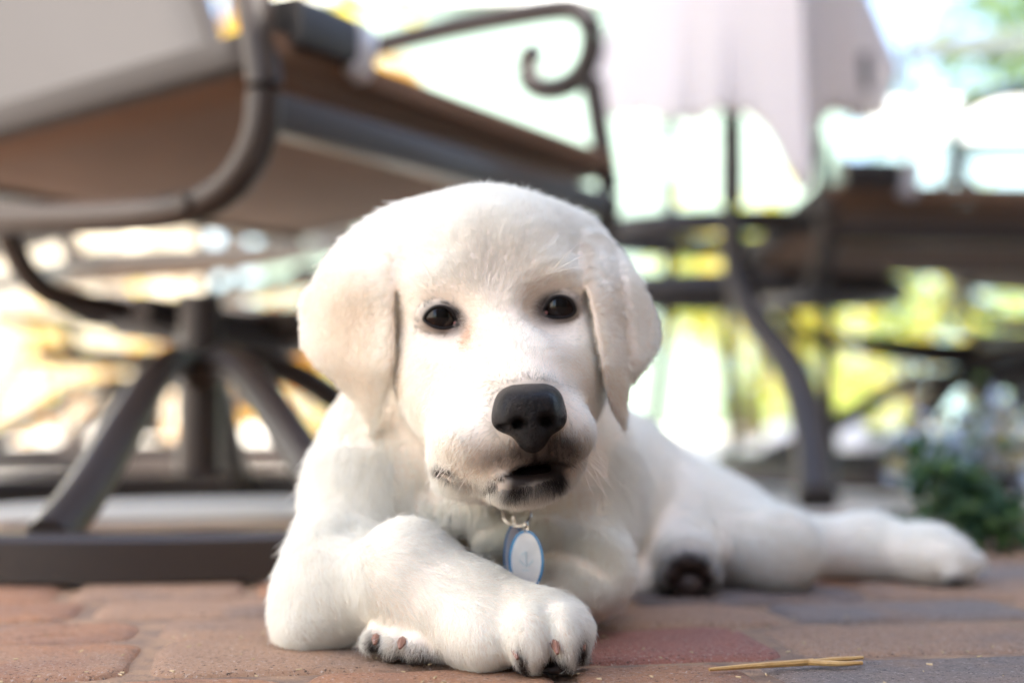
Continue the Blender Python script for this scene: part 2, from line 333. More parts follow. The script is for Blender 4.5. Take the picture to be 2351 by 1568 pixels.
# ---- patio chairs
m_br = mat('bronze_frame', (.024, .017, .014), 0.44, spec=.40, coat=.08, noise=((.024, .017, .014), 30, .4, .6))
m_sling = mat('brown_sling', (.15, .085, .05), .85, bump=.0006, bscale=500, noise=((.125, .07, .041), 8, .35, .65))
m_taupe = mat('taupe_sling', (.038, .033, .030), .85, noise=((.034, .029, .026), 3, .3, .7))
m_black = mat('black_plastic', (.02, .018, .018), .4)
m_clear = mat('clear_cap', (.42, .42, .44), .15, spec=.8)
HW = .295
def side_path(): return [(-.205, .46), (-.212, .42), (-.222, .36), (-.226, .33), (-.220, .295), (-.196, .266), (-.155, .252), (-.08, .25), (.05, .256), (.19, .262)]
def make_chair(label, base=(0, 0), legs=(45, 135, 225, 315), scroll=1.0, stool=False):
    t = tag(empty('patio_stool' if stool else 'patio_chair', (0, 0, 0)), label, 'stool' if stool else 'chair', None if stool else 'bronze patio chairs around the table')
    for s in (-1, 1):
        x = s * HW
        pts = [Vector((x, y, z)) for (y, z) in side_path()]
        if stool: pts = pts[2:]
        MB().tube(pts, .0125, 12, res=5, flat=1.15).build('side_frame', m_br, t)
        sc_ = [(-.140, .503), (-.126, .490), (-.130, .466), (-.150, .455), (-.180, .459), (-.200, .480), (-.206, .510), (-.194, .534), (-.168, .543), (-.10, .543), (.0, .538), (.12, .525), (.235, .50)]
        sc_ = [(-.18 + (y + .18) * scroll, .459 + (z - .459) * scroll) if k < 9 else (y, z + .084 * (scroll - 1)) for k, (y, z) in enumerate(sc_)]
        if not stool: MB().tube([Vector((x, y, z)) for (y, z) in sc_], [.012] + [.0145] * 12, 10, res=5).build('arm', m_br, t)
        MB().bar((x, -.225, .364), (x, .2, .318), .018, .024).build('seat_rail', m_br if s > 0 else m_taupe, t)
        if not stool: MB().bar((x, .225, .30), (x, .42, .80), .02, .026, up=Vector((0, 1, 0))).build('back_post', m_br, t)
    MB().bar((-HW, -.222, .318), (HW, -.222, .318), .024, .027, .0005).build('cross_bar', m_br, t)
    MB().bar((-HW, -.226, .366), (HW, -.226, .366), .016, .018).build('front_rail', m_sling, t)
    MB().bar((-HW, .196, .316), (HW, .196, .316), .02, .03).build('rear_rail', m_br, t)
    if not stool: MB().bar((-HW, .42, .802), (HW, .42, .802), .02, .02).build('top_rail', m_br, t)
    def sheet(name, P0, P1, th, m, sag, nn):
        V, F = [], []; k = 9
        for side in (0, 1):
            for i in range(k):
                for j in range(k):
                    a, b_ = i / (k - 1), j / (k - 1); p = P0.lerp(P1, b_); x = -HW + .008 + (2 * HW - .016) * a
                    s_ = sag * (math.sin(math.pi * a) * (.4 + .6 * math.sin(math.pi * b_)))
                    q = Vector((x, p.y, p.z)) - nn * s_ + nn * (th / 2 if side else -th / 2); V.append(q)
        for side in (0, 1):
            o = side * k * k
            for i in range(k - 1):
                for j in range(k - 1):
                    f = (o + i * k + j, o + (i + 1) * k + j, o + (i + 1) * k + j + 1, o + i * k + j + 1); F.append(f if side else f[::-1])
        edge = [i * k for i in range(k)] + [(k - 1) * k + j for j in range(1, k)] + [i * k + k - 1 for i in range(k - 2, -1, -1)] + [j for j in range(k - 2, 0, -1)]
        for a in range(len(edge)): F.append((edge[a], edge[(a + 1) % len(edge)], edge[(a + 1) % len(edge)] + k * k, edge[a] + k * k))
        pydata(name, V, F, m, t)
    sheet('seat', Vector((0, -.226, .3575)), Vector((0, .190, .312)), .004, m_sling, .012, Vector((0, .1, 1)).normalized())
    if not stool: sheet('backrest', Vector((0, .240, .345)), Vector((0, .415, .79)), .004, m_taupe, .02, Vector((0, -1, .25)).normalized())
    # strap bracket under the front corner
    MB().bar((-.276, -.228, .386), (-.206, -.228, .386), .034, .036, .006).build('bracket', m_black, t)
    MB().bar((-.204, -.229, .383), (-.184, -.229, .378), .036, .044, .007).build('bracket_cap', m_clear, t)
    MB().tube([(-HW - .012, -.163, .2535), (-HW - .019, -.163, .2535)], [.008, .006], 10, res=1).build('bolt', m_br, t)
    MB().tube([(-HW + .02, .06, .25), (-HW + .06, .05, .20), (-.12, .02, .185)], .011, 8).build('support_arm', m_br, t)
    MB().tube([(HW - .02, .06, .25), (HW - .06, .05, .20), (.12, .02, .185)], .011, 8).build('support_arm', m_br, t)
    if base:
        MB().tube([(base[0], base[1], .048), (base[0], base[1], .20)], .0185, 20, res=1, up=Vector((0, 1, 0))).build('pedestal', m_br, t)
        MB().tube([(-.18, 0, .188), (0, 0, .172), (.18, 0, .188)], [.013, .022, .013], 8, up=Vector((0, 1, 0))).build('spring_plate', m_br, t)
        MB().tube([(0, -.2, .188), (0, 0, .178), (0, .2, .188)], [.013, .02, .013], 8).build('spring_plate', m_br, t)
        B0 = Vector((base[0], base[1], 0))
        for k in legs:
            a = R(k); d = Vector((math.cos(a), math.sin(a), 0))
            MB().tube([B0 + d * q + Vector((0, 0, z)) for q, z in ((.012, .128), (.05, .142), (.12, .130), (.20, .090), (.28, .048), (.345, .024))], [.011, .0125, .0135, .0145, .015, .015], 10).build('leg', m_br, t)
        b = MB(); n = 72; RR = .36; prof = [(-.017, .002), (-.017, .026), (-.013, .030), (.013, .030), (.017, .026), (.017, .002)]
        V = [(base[0] + (RR + q[0]) * math.cos(2 * math.pi * i / n), base[1] + (RR + q[0]) * math.sin(2 * math.pi * i / n), q[1]) for i in range(n) for q in prof]
        F = [(i * 6 + k, i * 6 + (k + 1) % 6, ((i + 1) % n) * 6 + (k + 1) % 6, ((i + 1) % n) * 6 + k) for i in range(n) for k in range(6)]
        b.add(V, F); b.build('base_ring', m_br, t)
    return t
def place(t, x, y, a): t.location = (x, y, 0); t.rotation_euler = (0, 0, R(a))
def dup(t, label):
    r = t.copy(); COL.objects.link(r); r['label'] = label
    for ch in list(t.children):
        c = ch.copy(); COL.objects.link(c); c.parent = r; c.matrix_parent_inverse = ch.matrix_parent_inverse.copy()
    return r
chA = make_chair('large bronze chair above the puppy at the left, brown sling seat seen from below', base=(-.16, -.05), legs=(-154, -121, -10, 34))
chC = make_chair('bronze chair with a large scrolled arm at the right edge of the picture', scroll=2.3)
chD = make_chair( 'farther bronze chair seen under the big left chair, taupe back turned to the camera')
chB = make_chair('low bronze stool with brown sling seat behind the dark curved table leg', stool=True)
place(chA, -.2346, 1.382, 61.3)
place(chB, .66, 1.99, 5); place(chC, 1.096, 2.742, -105); place(chD, -.62, 2.45, 125)

# ---- table with cloth
tb = tag(empty('patio_table', (.62, 2.15, 0)), 'dark metal patio table with curved legs under the pale cloth', 'table')
MB().tube([(.280, 1.80, .70), (.280, 1.80, .45), (.281, 1.80, .30), (.294, 1.78, .23), (.337, 1.72, .15), (.3465, 1.65, .07), (.338, 1.58, .0)], [.015, .015, .016, .018, .021, .022, .024], 12).build('leg', m_br, tb)
MB().tube([(.438, 2.0, .70), (.438, 2.0, .36), (.442, 2.0, .18), (.446, 2.0, .08), (.45, 1.99, 0)], .009, 10).build('leg', m_br, tb)
MB().tube([(.38, 2.5, .70), (.38, 2.5, .3), (.39, 2.54, .12), (.40, 2.58, 0)], .011, 10).build('leg', m_br, tb)
MB().tube([(.235, 2.12, .70), (.235, 2.12, .3), (.22, 2.14, .12), (.21, 2.16, 0)], .010, 10).build('leg', m_br, tb)
MB().bar((.33, 1.60, .685), (.50, 2.08, .685), .02, .03).build('apron', m_br, tb); MB().bar((.32, 1.60, .685), (.22, 2.08, .685), .02, .03).build('apron', m_br, tb)
for z_, r_ in ((.345, .165), (.262, .175)):
    MB().tube([(.325 + r_ * math.cos(a) * 1.25, 2.02 + r_ * math.sin(a), z_) for a in [2 * math.pi * k / 36 for k in range(37)]], .017, 8, res=1).build('hoop', m_br, tb)
b = MB(); top = [(.316, 1.55), (.521, 2.10), (.40, 2.36), (.178, 2.12)]
b.add([(x, y, .702) for x, y in top] + [(x, y, .718) for x, y in top], [(3, 2, 1, 0), (4, 5, 6, 7)] + [(i, (i + 1) % 4, 4 + (i + 1) % 4, 4 + i) for i in range(4)]); b.build('tabletop', m_br, tb, smooth=False)
m_cloth = mat('pale_cloth', (.68, .63, .645), .9, trans=.35, noise=((.63, .58, .595), 5, .3, .7))
def cloth():
    per = []; T = [Vector((x, y, 0)) for x, y in top]; n = 60
    for i in range(4):
        for k in range(n): per.append((T[i].lerp(T[(i + 1) % 4], k / n), i, k / n))
    cen = sum(T, Vector()) / 4; V, F = [], []; rows = 16; N = len(per)
    for j in range(rows + 1):
        for (p, i, t) in per:
            c = min(t, 1 - t); corner = math.exp(-(c / .09) ** 2)
            hem = (.618 - .201 * p.y if i in (0, 3) else .11) + .006 * math.sin(t * 11 + i) + ((.085 * math.exp(-(c / .13) ** 2)) if (i, t > .5) in ((0, False), (3, True)) else .0)
            out = (p - cen).normalized(); f = j / rows
            wave = (.017 * math.sin(t * 23 + i * 2) + .006 * math.sin(t * 57 + i)) * f + .03 * corner * f - .01 * math.exp(-((c - .14) / .05) ** 2) * f
            q = p + out * (.012 + wave + .01 * f); V.append((q.x, q.y, .724 - hem * f))
    for j in range(rows):
        for k in range(N): F.append((j * N + k, (j + 1) * N + k, (j + 1) * N + (k + 1) % N, j * N + (k + 1) % N))
    V.append((cen.x, cen.y, .725)); F += [(len(V) - 1, k, (k + 1) % N) for k in range(N)]
    o = pydata('tablecloth', V, F, m_cloth); md = o.modifiers.new('th', 'SOLIDIFY'); md.thickness = .0012
    tag(o, 'pale pinkish white cloth hanging in folds over the table at the upper right', 'tablecloth')
cloth()
# dark block added for the shadowed opening in the cloth
b = MB(); b.bar((.482, 1.955, .590), (.485, 1.965, .540), .03, .05, .006)
tag(b.build('cloth_shadow_spot', mat('dark_cloth_spot', (.09, .085, .09), .6)), 'dark grey patch added for the shadowed opening at the right-hand fold of the tablecloth', 'clip')

# ---- unseen sail added and angled to keep sun off the puppy and chairs
ub = tag(empty('sun_blocker_sail', (SX, SY, 0)), 'unseen tan canvas sail on posts, added to block the sun from the puppy', 'sun blocker')
m_can = mat('canvas', (.55, .47, .38), .9)
ex, ey = Vector((.274, .962, 0)), Vector((-.962, .274, 0)); SC = Vector((SX, SY, 2.4)); cs = [SC + ex * a * 2.7 + ey * b_ * 1.75 for (a, b_) in ((-1, -1), (1, -1), (1, 1), (-1, 1))]
V = []; F = []
for i in range(11):
    for j in range(11):
        p = cs[0].lerp(cs[1], i / 10).lerp(cs[3].lerp(cs[2], i / 10), j / 10); p.z -= .10 * math.sin(math.pi * i / 10) * math.sin(math.pi * j / 10); V.append(p)
F = [(i * 11 + j, (i + 1) * 11 + j, (i + 1) * 11 + j + 1, i * 11 + j + 1) for i in range(10) for j in range(10)]
o = pydata('canvas', V, F, m_can, ub); md = o.modifiers.new('th', 'SOLIDIFY'); md.thickness = .003
for k, c in enumerate(cs): MB().tube([(c.x, c.y, -.02), (c.x, c.y, c.z + .05)], .03, 12, res=1, up=Vector((0, 1, 0))).build('post', m_br, ub)

# unseen dark boards added on the right to cut the fill light
rf = tag(empty('side_fill_blocker', (2.3, 0, 0)), 'unseen dark board fence added on the right to cut fill light', 'fence')
m_sf = mat('dark_board', (.10, .07, .05), .8, noise=((.07, .05, .04), 5, .3, .7))
for k in range(26): box('board', m_sf, 2.3, 2.325, -2.4 + k * .19, -2.4 + k * .19 + .18, -.02, 2.12, rf)
box('rail', m_sf, 2.33, 2.38, -2.4, 2.55, .4, .48, rf); box('rail', m_sf, 2.33, 2.38, -2.4, 2.55, 1.4, 1.48, rf)

bf = tag(empty('back_fill_blocker', (.8, -2.5, 0)), 'unseen dark board fence added behind the camera to block low front sky', 'fence')  # unseen boards added behind the camera to darken the frontal light
for k in range(18): box('board', m_sf, -1.1 + k * .19, -1.1 + k * .19 + .18, -2.5, -2.475, -.02, 2.6, bf)
box('rail', m_sf, -1.1, 2.3, -2.55, -2.503, .4, .48, bf); box('rail', m_sf, -1.1, 2.3, -2.55, -2.503, 1.4, 1.48, bf)
# ================================================================== PUPPY
class Grid:
    def __init__(s, lo, hi, h):
        s.h = h; s.lo = np.array(lo, np.float32)
        s.n = [int(round((hi[i] - lo[i]) / h)) + 1 for i in range(3)]
        s.ax = [s.lo[i] + h * np.arange(s.n[i], dtype=np.float32) for i in range(3)]
        s.f = np.full(s.n, 0.05, np.float32)
    def sub(s, lo, hi):
        i0 = [max(0, int((lo[i] - s.lo[i]) / s.h)) for i in range(3)]
        i1 = [min(s.n[i], int((hi[i] - s.lo[i]) / s.h) + 2) for i in range(3)]
        if any(i1[i] <= i0[i] for i in range(3)): return None, None
        sl_ = tuple(slice(i0[i], i1[i]) for i in range(3))
        X = s.ax[0][sl_[0]][:, None, None]; Y = s.ax[1][sl_[1]][None, :, None]; Z = s.ax[2][sl_[2]][None, None, :]
        return sl_, (X, Y, Z)
    def blend(s, sl_, d, k, op='u'):
        f = s.f[sl_]
        if op == 'u':
            if k > 0:
                h = np.maximum(k - np.abs(f - d), 0) / k; s.f[sl_] = np.minimum(f, d) - h * h * k * .25
            else: s.f[sl_] = np.minimum(f, d)
        else:
            d = -d
            if k > 0:
                h = np.maximum(k - np.abs(f - d), 0) / k; s.f[sl_] = np.maximum(f, d) + h * h * k * .25
            else: s.f[sl_] = np.maximum(f, d)
    def ell(s, c, r, k=.01, op='u', rot=None):
        """ellipsoid; rot = (yaw, pitch, roll) degrees"""
        pad = k + .004; m = max(r) + pad
        c = np.array(c, np.float32)
        sl_, g = s.sub(c - m, c + m)
        if sl_ is None: return
        x, y, z = g[0] - c[0], g[1] - c[1], g[2] - c[2]
        if rot:
            M = np.array((Matrix.Rotation(R(rot[0]), 3, 'Z') @ Matrix.Rotation(R(rot[1]), 3, 'X') @ Matrix.Rotation(R(rot[2]), 3, 'Y')).transposed(), np.float32)
            x, y, z = (M[i][0] * x + M[i][1] * y + M[i][2] * z for i in range(3))
        q0 = np.sqrt((x / r[0]) ** 2 + (y / r[1]) ** 2 + (z / r[2]) ** 2) + 1e-6
        q1 = np.sqrt((x / r[0] ** 2) ** 2 + (y / r[1] ** 2) ** 2 + (z / r[2] ** 2) ** 2) + 1e-6
        s.blend(sl_, q0 * (q0 - 1) / q1, k, op)
    def cone(s, a, b, ra, rb, k=.01, op='u'):
        a, b = np.array(a, np.float32), np.array(b, np.float32)
        m = max(ra, rb) + k + .004
        sl_, g = s.sub(np.minimum(a, b) - m, np.maximum(a, b) + m)
        if sl_ is None: return
        d = b - a; L2 = float(d @ d) + 1e-9
        x, y, z = g[0] - a[0], g[1] - a[1], g[2] - a[2]
        t = np.clip((x * d[0] + y * d[1] + z * d[2]) / L2, 0, 1)
        dist = np.sqrt((x - t * d[0]) ** 2 + (y - t * d[1]) ** 2 + (z - t * d[2]) ** 2)
        tt = t * t * (3 - 2 * t)
        s.blend(sl_, dist - (ra + (rb - ra) * tt), k, op)
    def slab(s, poly, Dfun, th, k, lo, hi, round_=.0):
        """flap with outline poly (u,v), mid surface Dfun(u,v), half thickness th(u,v)"""
        sl_, g = s.sub(lo, hi)
        y = g[1]; z = g[2] - CAM_H; c = y * CP + z * SP; q = -y * SP + z * CP
        u = 1175.5 + FOCAL * g[0] / c; v = 784 - FOCAL * q / c + 0 * u
        poly = np.array(poly, np.float32); n = len(poly)
        d2 = np.full(u.shape, 1e9, np.float32); ins = np.zeros(u.shape, bool)
        for i in range(n):
            ax, ay = poly[i]; bx, by = poly[(i + 1) % n]
            ex, ey = bx - ax, by - ay; wx, wy = u - ax, v - ay
            t = np.clip((wx * ex + wy * ey) / (ex * ex + ey * ey), 0, 1)
            d2 = np.minimum(d2, (wx - ex * t) ** 2 + (wy - ey * t) ** 2)
            cnd = ((ay <= v) & (by > v)) | ((by <= v) & (ay > v))
            ins ^= cnd & (wx < ex * wy / (ey if abs(ey) > 1e-6 else 1e-6))
        d2 = np.sqrt(d2) * np.where(ins, -1, 1) * y / FOCAL
        Dm, tk = Dfun(u, v), th(u, v)
        r = .0035
        a = d2 + r; b = np.abs(y - Dm) - tk + r
        d = np.minimum(np.maximum(a, b), 0) + np.sqrt(np.maximum(a, 0) ** 2 + np.maximum(b, 0) ** 2) - r
        s.blend(sl_, d.astype(np.float32), k)
    def mesh(s, smooth_it=2):
        f = s.f; ins = f < 0
        nx, ny, nz = s.n
        # cells with a sign change
        cnt = np.zeros((nx - 1, ny - 1, nz - 1), np.int8)
        for i in (0, 1):
            for j in (0, 1):
                for k in (0, 1): cnt += ins[i:nx - 1 + i, j:ny - 1 + j, k:nz - 1 + k]
        act = (cnt > 0) & (cnt < 8); idx = np.argwhere(act); N = len(idx)
        vid = np.full(act.shape, -1, np.int32); vid[act] = np.arange(N)
        acc = np.zeros((N, 3)); c = np.zeros(N)
        cor = [(i, j, k) for i in (0, 1) for j in (0, 1) for k in (0, 1)]
        val = {q: f[idx[:, 0] + q[0], idx[:, 1] + q[1], idx[:, 2] + q[2]] for q in cor}
        for a_ in cor:
            for ax in range(3):
                if a_[ax]: continue
                b_ = list(a_); b_[ax] = 1; b_ = tuple(b_)
                fa, fb = val[a_], val[b_]; m = (fa < 0) != (fb < 0)
                t = fa / np.where(m, fa - fb, 1)
                p = np.tile(np.array(a_, float), (N, 1)); p[:, ax] = t
                acc[m] += p[m]; c[m] += 1
        V = (idx + acc / c[:, None]) * s.h + s.lo
        Q = []
        for ax in range(3):
            o1, o2 = [(1, 2), (2, 0), (0, 1)][ax]
            sh = [slice(None)] * 3; sh2 = [slice(None)] * 3
            sh[ax] = slice(0, -1); sh2[ax] = slice(1, None)
            a_, b_ = ins[tuple(sh)], ins[tuple(sh2)]
            for flip in (0, 1):
                E = np.argwhere(a_ & ~b_ if not flip else ~a_ & b_)
                ok = (E[:, o1] > 0) & (E[:, o2] > 0) & (E[:, o1] < s.n[o1] - 1) & (E[:, o2] < s.n[o2] - 1); E = E[ok]
                def g(d1, d2):
                    e = E.copy(); e[:, o1] -= d1; e[:, o2] -= d2; return vid[e[:, 0], e[:, 1], e[:, 2]]
                q = np.stack([g(1, 1), g(0, 1), g(0, 0), g(1, 0)], 1)
                Q.append(q if not flip else q[:, ::-1])
        Q = np.concatenate(Q)
        e = np.concatenate([Q[:, [0, 1]], Q[:, [1, 2]], Q[:, [2, 3]], Q[:, [3, 0]]])
        for _ in range(smooth_it):
            s_ = np.zeros_like(V); k_ = np.bincount(e.ravel(), minlength=N)
            for ax in range(3):
                s_[:, ax] = np.bincount(e[:, 0], V[e[:, 1], ax], N) + np.bincount(e[:, 1], V[e[:, 0], ax], N)
            V = V * .4 + .6 * s_ / np.maximum(k_, 1)[:, None]
        return V, Q

def np_mesh(name, V, Q, mat_, parent=None, smooth=True):
    me = bpy.data.meshes.new(name); nf, w_ = Q.shape
    me.vertices.add(len(V)); me.vertices.foreach_set('co', V.astype(np.float32).ravel())
    me.loops.add(nf * w_); me.loops.foreach_set('vertex_index', Q.astype(np.int32).ravel())
    me.polygons.add(nf); me.polygons.foreach_set('loop_start', (np.arange(nf) * w_).astype(np.int32))
    me.polygons.foreach_set('use_smooth', np.full(nf, smooth)); me.update(calc_edges=True)
    return link_mesh(name, me, mat_, parent)

def spl(pts, n=6):
    """closed Catmull-Rom through 2-D points"""
    out = []; m = len(pts)
    for i in range(m):
        p0, p1, p2, p3 = (np.array(pts[(i + k) % m], float) for k in (-1, 0, 1, 2))
        for k in range(n):
            t = k / n; out.append(.5 * (2 * p1 + (p2 - p0) * t + (2 * p0 - 5 * p1 + 4 * p2 - p3) * t * t + (3 * p1 - p0 - 3 * p2 + p3) * t ** 3))
    return out

EYES = [((1012, 729), .6065, .0108, 0), ((1284, 705), .6125, .0104, 1)]
G = Grid((-.122, .535, -.004), (.292, 1.08, .228), VOX)
def E(u, v, D, ru, rd, rv, k=.012, op='u', rot=None): G.ell(P(u, v, D), (px(ru, D), rd, px(rv, D)), k, op, rot)
def Cn(a, b, ra, rb, k=.012, op='u'): G.cone(P(*a), P(*b), px(ra, a[2]), px(rb, b[2]), k, op)
# --- torso, from chest to rump
E(1090, 1125, .745, 300, .062, 225, .02)
Cn((1110, 1150, .77), (1330, 1180, .90), 255, 235, .02)
Cn((1330, 1180, .90), (1500, 1210, .985), 235, 165, .03)
E(1050, 1010, .725, 245, .05, 180, .03)
Cn((1120, 780, .73), (1085, 1060, .735), 235, 262, .03)         # neck
E(1190, 1215, .705, 150, .03, 115, .02)                           # brisket between the forelegs
# --- hindquarters and the hind leg stretched out to the side
E(1600, 1225, .90, 200, .06, 140, .03, rot=(0, 0, 12))
Cn((1610, 1225, .88), (1790, 1262, .825), 128, 96, .02)
Cn((1830, 1262, .885), (1985, 1255, .880), 74, 64, .004)
Cn((1985, 1250, .880), (2120, 1270, .857), 62, 58, .012)
E(2150, 1278, .852, 82, .024, 56, .012, rot=(0, 0, 8))
for (u, v, D, r) in ((2205, 1300, .842, 30), (2180, 1312, .834, 30), (2225, 1285, .855, 28), (2200, 1265, .868, 26)): E(u, v, D, r, .009, r * .9, .004)
E(1430, 1335, .84, 105, .03, 62, .012)                            # belly resting on the ground
# --- other hind paw poking out from under the belly
Cn((1560, 1225, .86), (1580, 1290, .815), 78, 68, .012)
for (u, v, r) in ((1538, 1318, 24), (1562, 1290, 26), (1600, 1290, 26), (1628, 1318, 24)): E(u, v, .797, r, .009, r, .004)
# --- dog's right shoulder and leg (picture left), folded, paw across in front
E(868, 1130, .705, 112, .045, 195, .03, rot=(0, 0, -8))
Cn((835, 1150, .69), (765, 1365, .655), 118, 95, .025)
E(772, 1325, .655, 102, .030, 125, .02)
E(700, 1438, .648, 50, .022, 40, .02)
Cn((755, 1372, .652), (925, 1322, .622), 94, 100, .018)
E(935, 1306, .620, 82, .022, 88, .012)
Cn((935, 1312, .620), (1090, 1398, .603), 96, 86, .014)
Cn((1080, 1392, .603), (1225, 1432, .588), 92, 72, .012)
Cn((930, 1330, .62), (1090, 1440, .60), 74, 80, .016)
TOES = [(1112, 1474, .583, 62, 62), (1212, 1470, .573, 47, 72), (1292, 1462, .576, 38, 74), (1328, 1454, .590, 24, 64)]
for i, (u, v, D, ru, rv) in enumerate(TOES):
    E(u, v, D, ru, .014, rv, .0035 if i else .016, rot=(0, 0, -8))
Cn((1200, 1405, .592), (1212, 1450, .575), 55, 46, .008)
Cn((1255, 1405, .594), (1292, 1440, .580), 50, 40, .006)
Cn((1290, 1410, .600), (1333, 1440, .592), 40, 26, .006)
# --- dog's left leg (picture right), forearm crossing under to the left
E(1330, 1090, .745, 112, .045, 150, .03, rot=(0, 0, 8))
Cn((1340, 1130, .725), (1352, 1300, .672), 110, 88, .025)
Cn((1352, 1320, .668), (1130, 1440, .632), 88, 56, .014)
Cn((1130, 1445, .632), (930, 1462, .612), 52, 46, .012)
for (u, v, D, r) in ((866, 1462, .610, 30), (905, 1476, .603, 31), (958, 1484, .600, 36), (1005, 1486, .60, 30)): E(u, v, D, r, .011, r * 1.05, .003)
# loose skin: soft creases at the elbow, chest and neck, a fold under the jaw
Cn((1262, 1232, .655), (1385, 1300, .648), 3, 6, .014, 's')
Cn((905, 1030, .680), (1000, 1185, .672), 5, 8, .016, 's')
Cn((1000, 1195, .668), (1105, 1165, .664), 20, 28, .016); Cn((1110, 1245, .660), (1250, 1215, .660), 16, 22, .014)
Cn((790, 1205, .636), (850, 1215, .628), 3, 8, .014, 's')
# --- head
E(1122, 655, .684, 246, .066, 236, .0)if False else G.ell(P(1114, 684, .684), (px(236, .684), .066, px(226, .684)), .02)
E(1124, 592, .655, 186, .045, 126, .03); E(905, 572, .695, 84, .034, 70, .03); E(1322, 600, .697, 74, .034, 78, .03)                            # forehead
E(1140, 820, .662, 222, .05, 200, .025, rot=(6, 0, 0))             # cheeks
E(1015, 655, .620, 78, .013, 34, .014, rot=(-14, 0, -6))           # brows
E(1262, 636, .622, 62, .013, 34, .014, rot=(14, 0, 8))
Cn((1122, 500, .606), (1140, 640, .598), 2, 4, .013, 's')
Cn((1140, 700, .640), (1188, 860, .590), 112, 92, .03)             # bridge of the muzzle
Cn((1188, 860, .592), (1212, 915, .570), 90, 74, .012)
E(1060, 900, .628, 105, .03, 120, .03)                             # left cheek pad
E(1290, 880, .636, 80, .03, 120, .03)
E(1108, 1005, .592, 112, .032, 88, .016, rot=(-12, 0, 10))         # flews
E(1272, 993, .590, 78, .030, 84, .016, rot=(16, 0, -12))
E(1198, 985, .578, 84, .022, 66, .012)
E(1062, 1052, .610, 72, .022, 50, .012, rot=(0, 0, 14))            # corner of the left lip
E(1095, 1095, .628, 100, .03, 52, .012, rot=(0, 0, 8))             # lower jaw
E(1205, 1102, .588, 92, .024, 60, .010, rot=(0, 0, -8))            # chin
E(1260, 1060, .612, 80, .025, 60, .012)
# mouth: a slit rising to the right
for a_, b_, r_ in (((1122, 1112, .557), (1185, 1082, .551), 4), ((1185, 1082, .551), (1245, 1064, .550), 9), ((1245, 1064, .550), (1312, 1064, .560), 8)):
    G.cone(P(*a_), P(*b_), px(r_, .56), px(r_ + 4, .56), .003, 's')
G.ell(P(1232, 1078, .563), (px(60, .57), .018, px(13, .57)), .004, 's', rot=(0, 0, -10))
Cn((985, 1068, .598), (1030, 1092, .592), 3, 6, .003, 's')         # lip corner nick
G.cone(P(1228, 1020, .548), P(1236, 1060, .549), .0008, .0008, .002, 's')
def surfD(u, v, d0=.54, d1=1.0, g=None):
    g = g or G; Ds = np.arange(d0, d1, .0003); a = (u - 1175.5) / FOCAL; b = (784 - v) / FOCAL
    t = Ds / (CP - SP * b); X = np.stack([a * t, Ds, CAM_H + (SP + CP * b) * t], 1); q = (X - g.lo) / g.h
    i0 = np.floor(q).astype(int); ok = np.all((i0 >= 0) & (i0 < np.array(g.n) - 1), axis=1); i0 = i0[ok]; fr = q[ok] - i0; val = 0
    for i in (0, 1):
        for j in (0, 1):
            for k in (0, 1):
                w_ = (fr[:, 0] if i else 1 - fr[:, 0]) * (fr[:, 1] if j else 1 - fr[:, 1]) * (fr[:, 2] if k else 1 - fr[:, 2]); val = val + w_ * g.f[i0[:, 0] + i, i0[:, 1] + j, i0[:, 2] + k]
    h = np.nonzero(val < 0)[0]
    return float(Ds[ok][h[0]]) if len(h) else d0 + .06
# eye sockets
for (uv, D, r, i) in EYES:
    G.ell(P(uv[0], uv[1], D - .0135), (px(75, D), .014, px(55, D)), .010, 's')
EYES = [(uv, surfD(*uv), r, i) for (uv, D, r, i) in EYES]
for (uv, D, r, i) in EYES: G.ell(P(uv[0], uv[1], D + .003), (px(34, D), .006, px(22, D)), .003, 's')
# --- ears
earL = spl([(868, 505), (912, 548), (915, 610), (907, 690), (908, 800), (900, 880), (878, 950), (850, 998), (838, 985), (818, 935), (770, 880), (722, 838), (690, 790), (673, 742), (690, 680), (748, 592), (805, 530)])
earR = spl([(1352, 532), (1324, 575), (1335, 625), (1350, 690), (1366, 780), (1380, 850), (1392, 920), (1415, 968), (1432, 985), (1443, 978), (1445, 930), (1450, 885), (1492, 830), (1518, 768), (1504, 700), (1456, 618), (1402, 552)])
# the front edge of each ear lies on the cheek: take the depth of the face under it, then let the flap bow away
EV = np.arange(470, 1021, 25.)
def edge_tab(ue):
    t = np.array([surfD(ue(min(v, 930)), min(v, 930)) for v in EV]); t = np.minimum(t, np.array([t[max(0, k - 1):k + 2].mean() for k in range(len(t))]))
    t = np.convolve(np.pad(t, 2, mode='edge'), np.ones(5) / 5, 'valid'); return t
UL = lambda v: 922 - .03 * (v - 560); UR = lambda v: 1328 + (v - 560) * .125
TL, TR = edge_tab(UL), edge_tab(UR)
def off(v): return -.0012 - .007 * np.clip((605 - v) / 60, 0, 1) + .0062 * np.clip((v - 540) / 110, 0, 1) ** 1.2
def DL(u, v):
    s_ = np.clip(908 - u, 0, 400); vv = v + 0 * u
    return np.interp(vv, EV, TL).astype(np.float32) - off(vv) + .050 * (s_ / 230) ** 1.6 + .0022 * np.sin(u / 38. + v / 70.) + .020 * np.clip((620 - v) / 130, 0, 2) * np.clip(s_ / 120, 0, 1)
def DR(u, v):
    s_ = u - (1335 + (v - 560) * .125); sp = np.clip(s_, 0, 400); vv = v + 0 * u
    return np.interp(vv, EV, TR).astype(np.float32) - off(vv) * 1.1 + .060 * (sp / 185) ** 1.45 + .006 * np.exp(-((s_ - 80) / 16.) ** 2) + .020 * np.clip((640 - v) / 130, 0, 2) * np.clip(sp / 90, 0, 1)
G.slab(earL, DL, lambda u, v: .0026 + .003 * np.clip((640 - v) / 140, 0, 1), .004, P(640, 1030, .60), P(960, 440, .74) + Vector((0, 0, 0)))
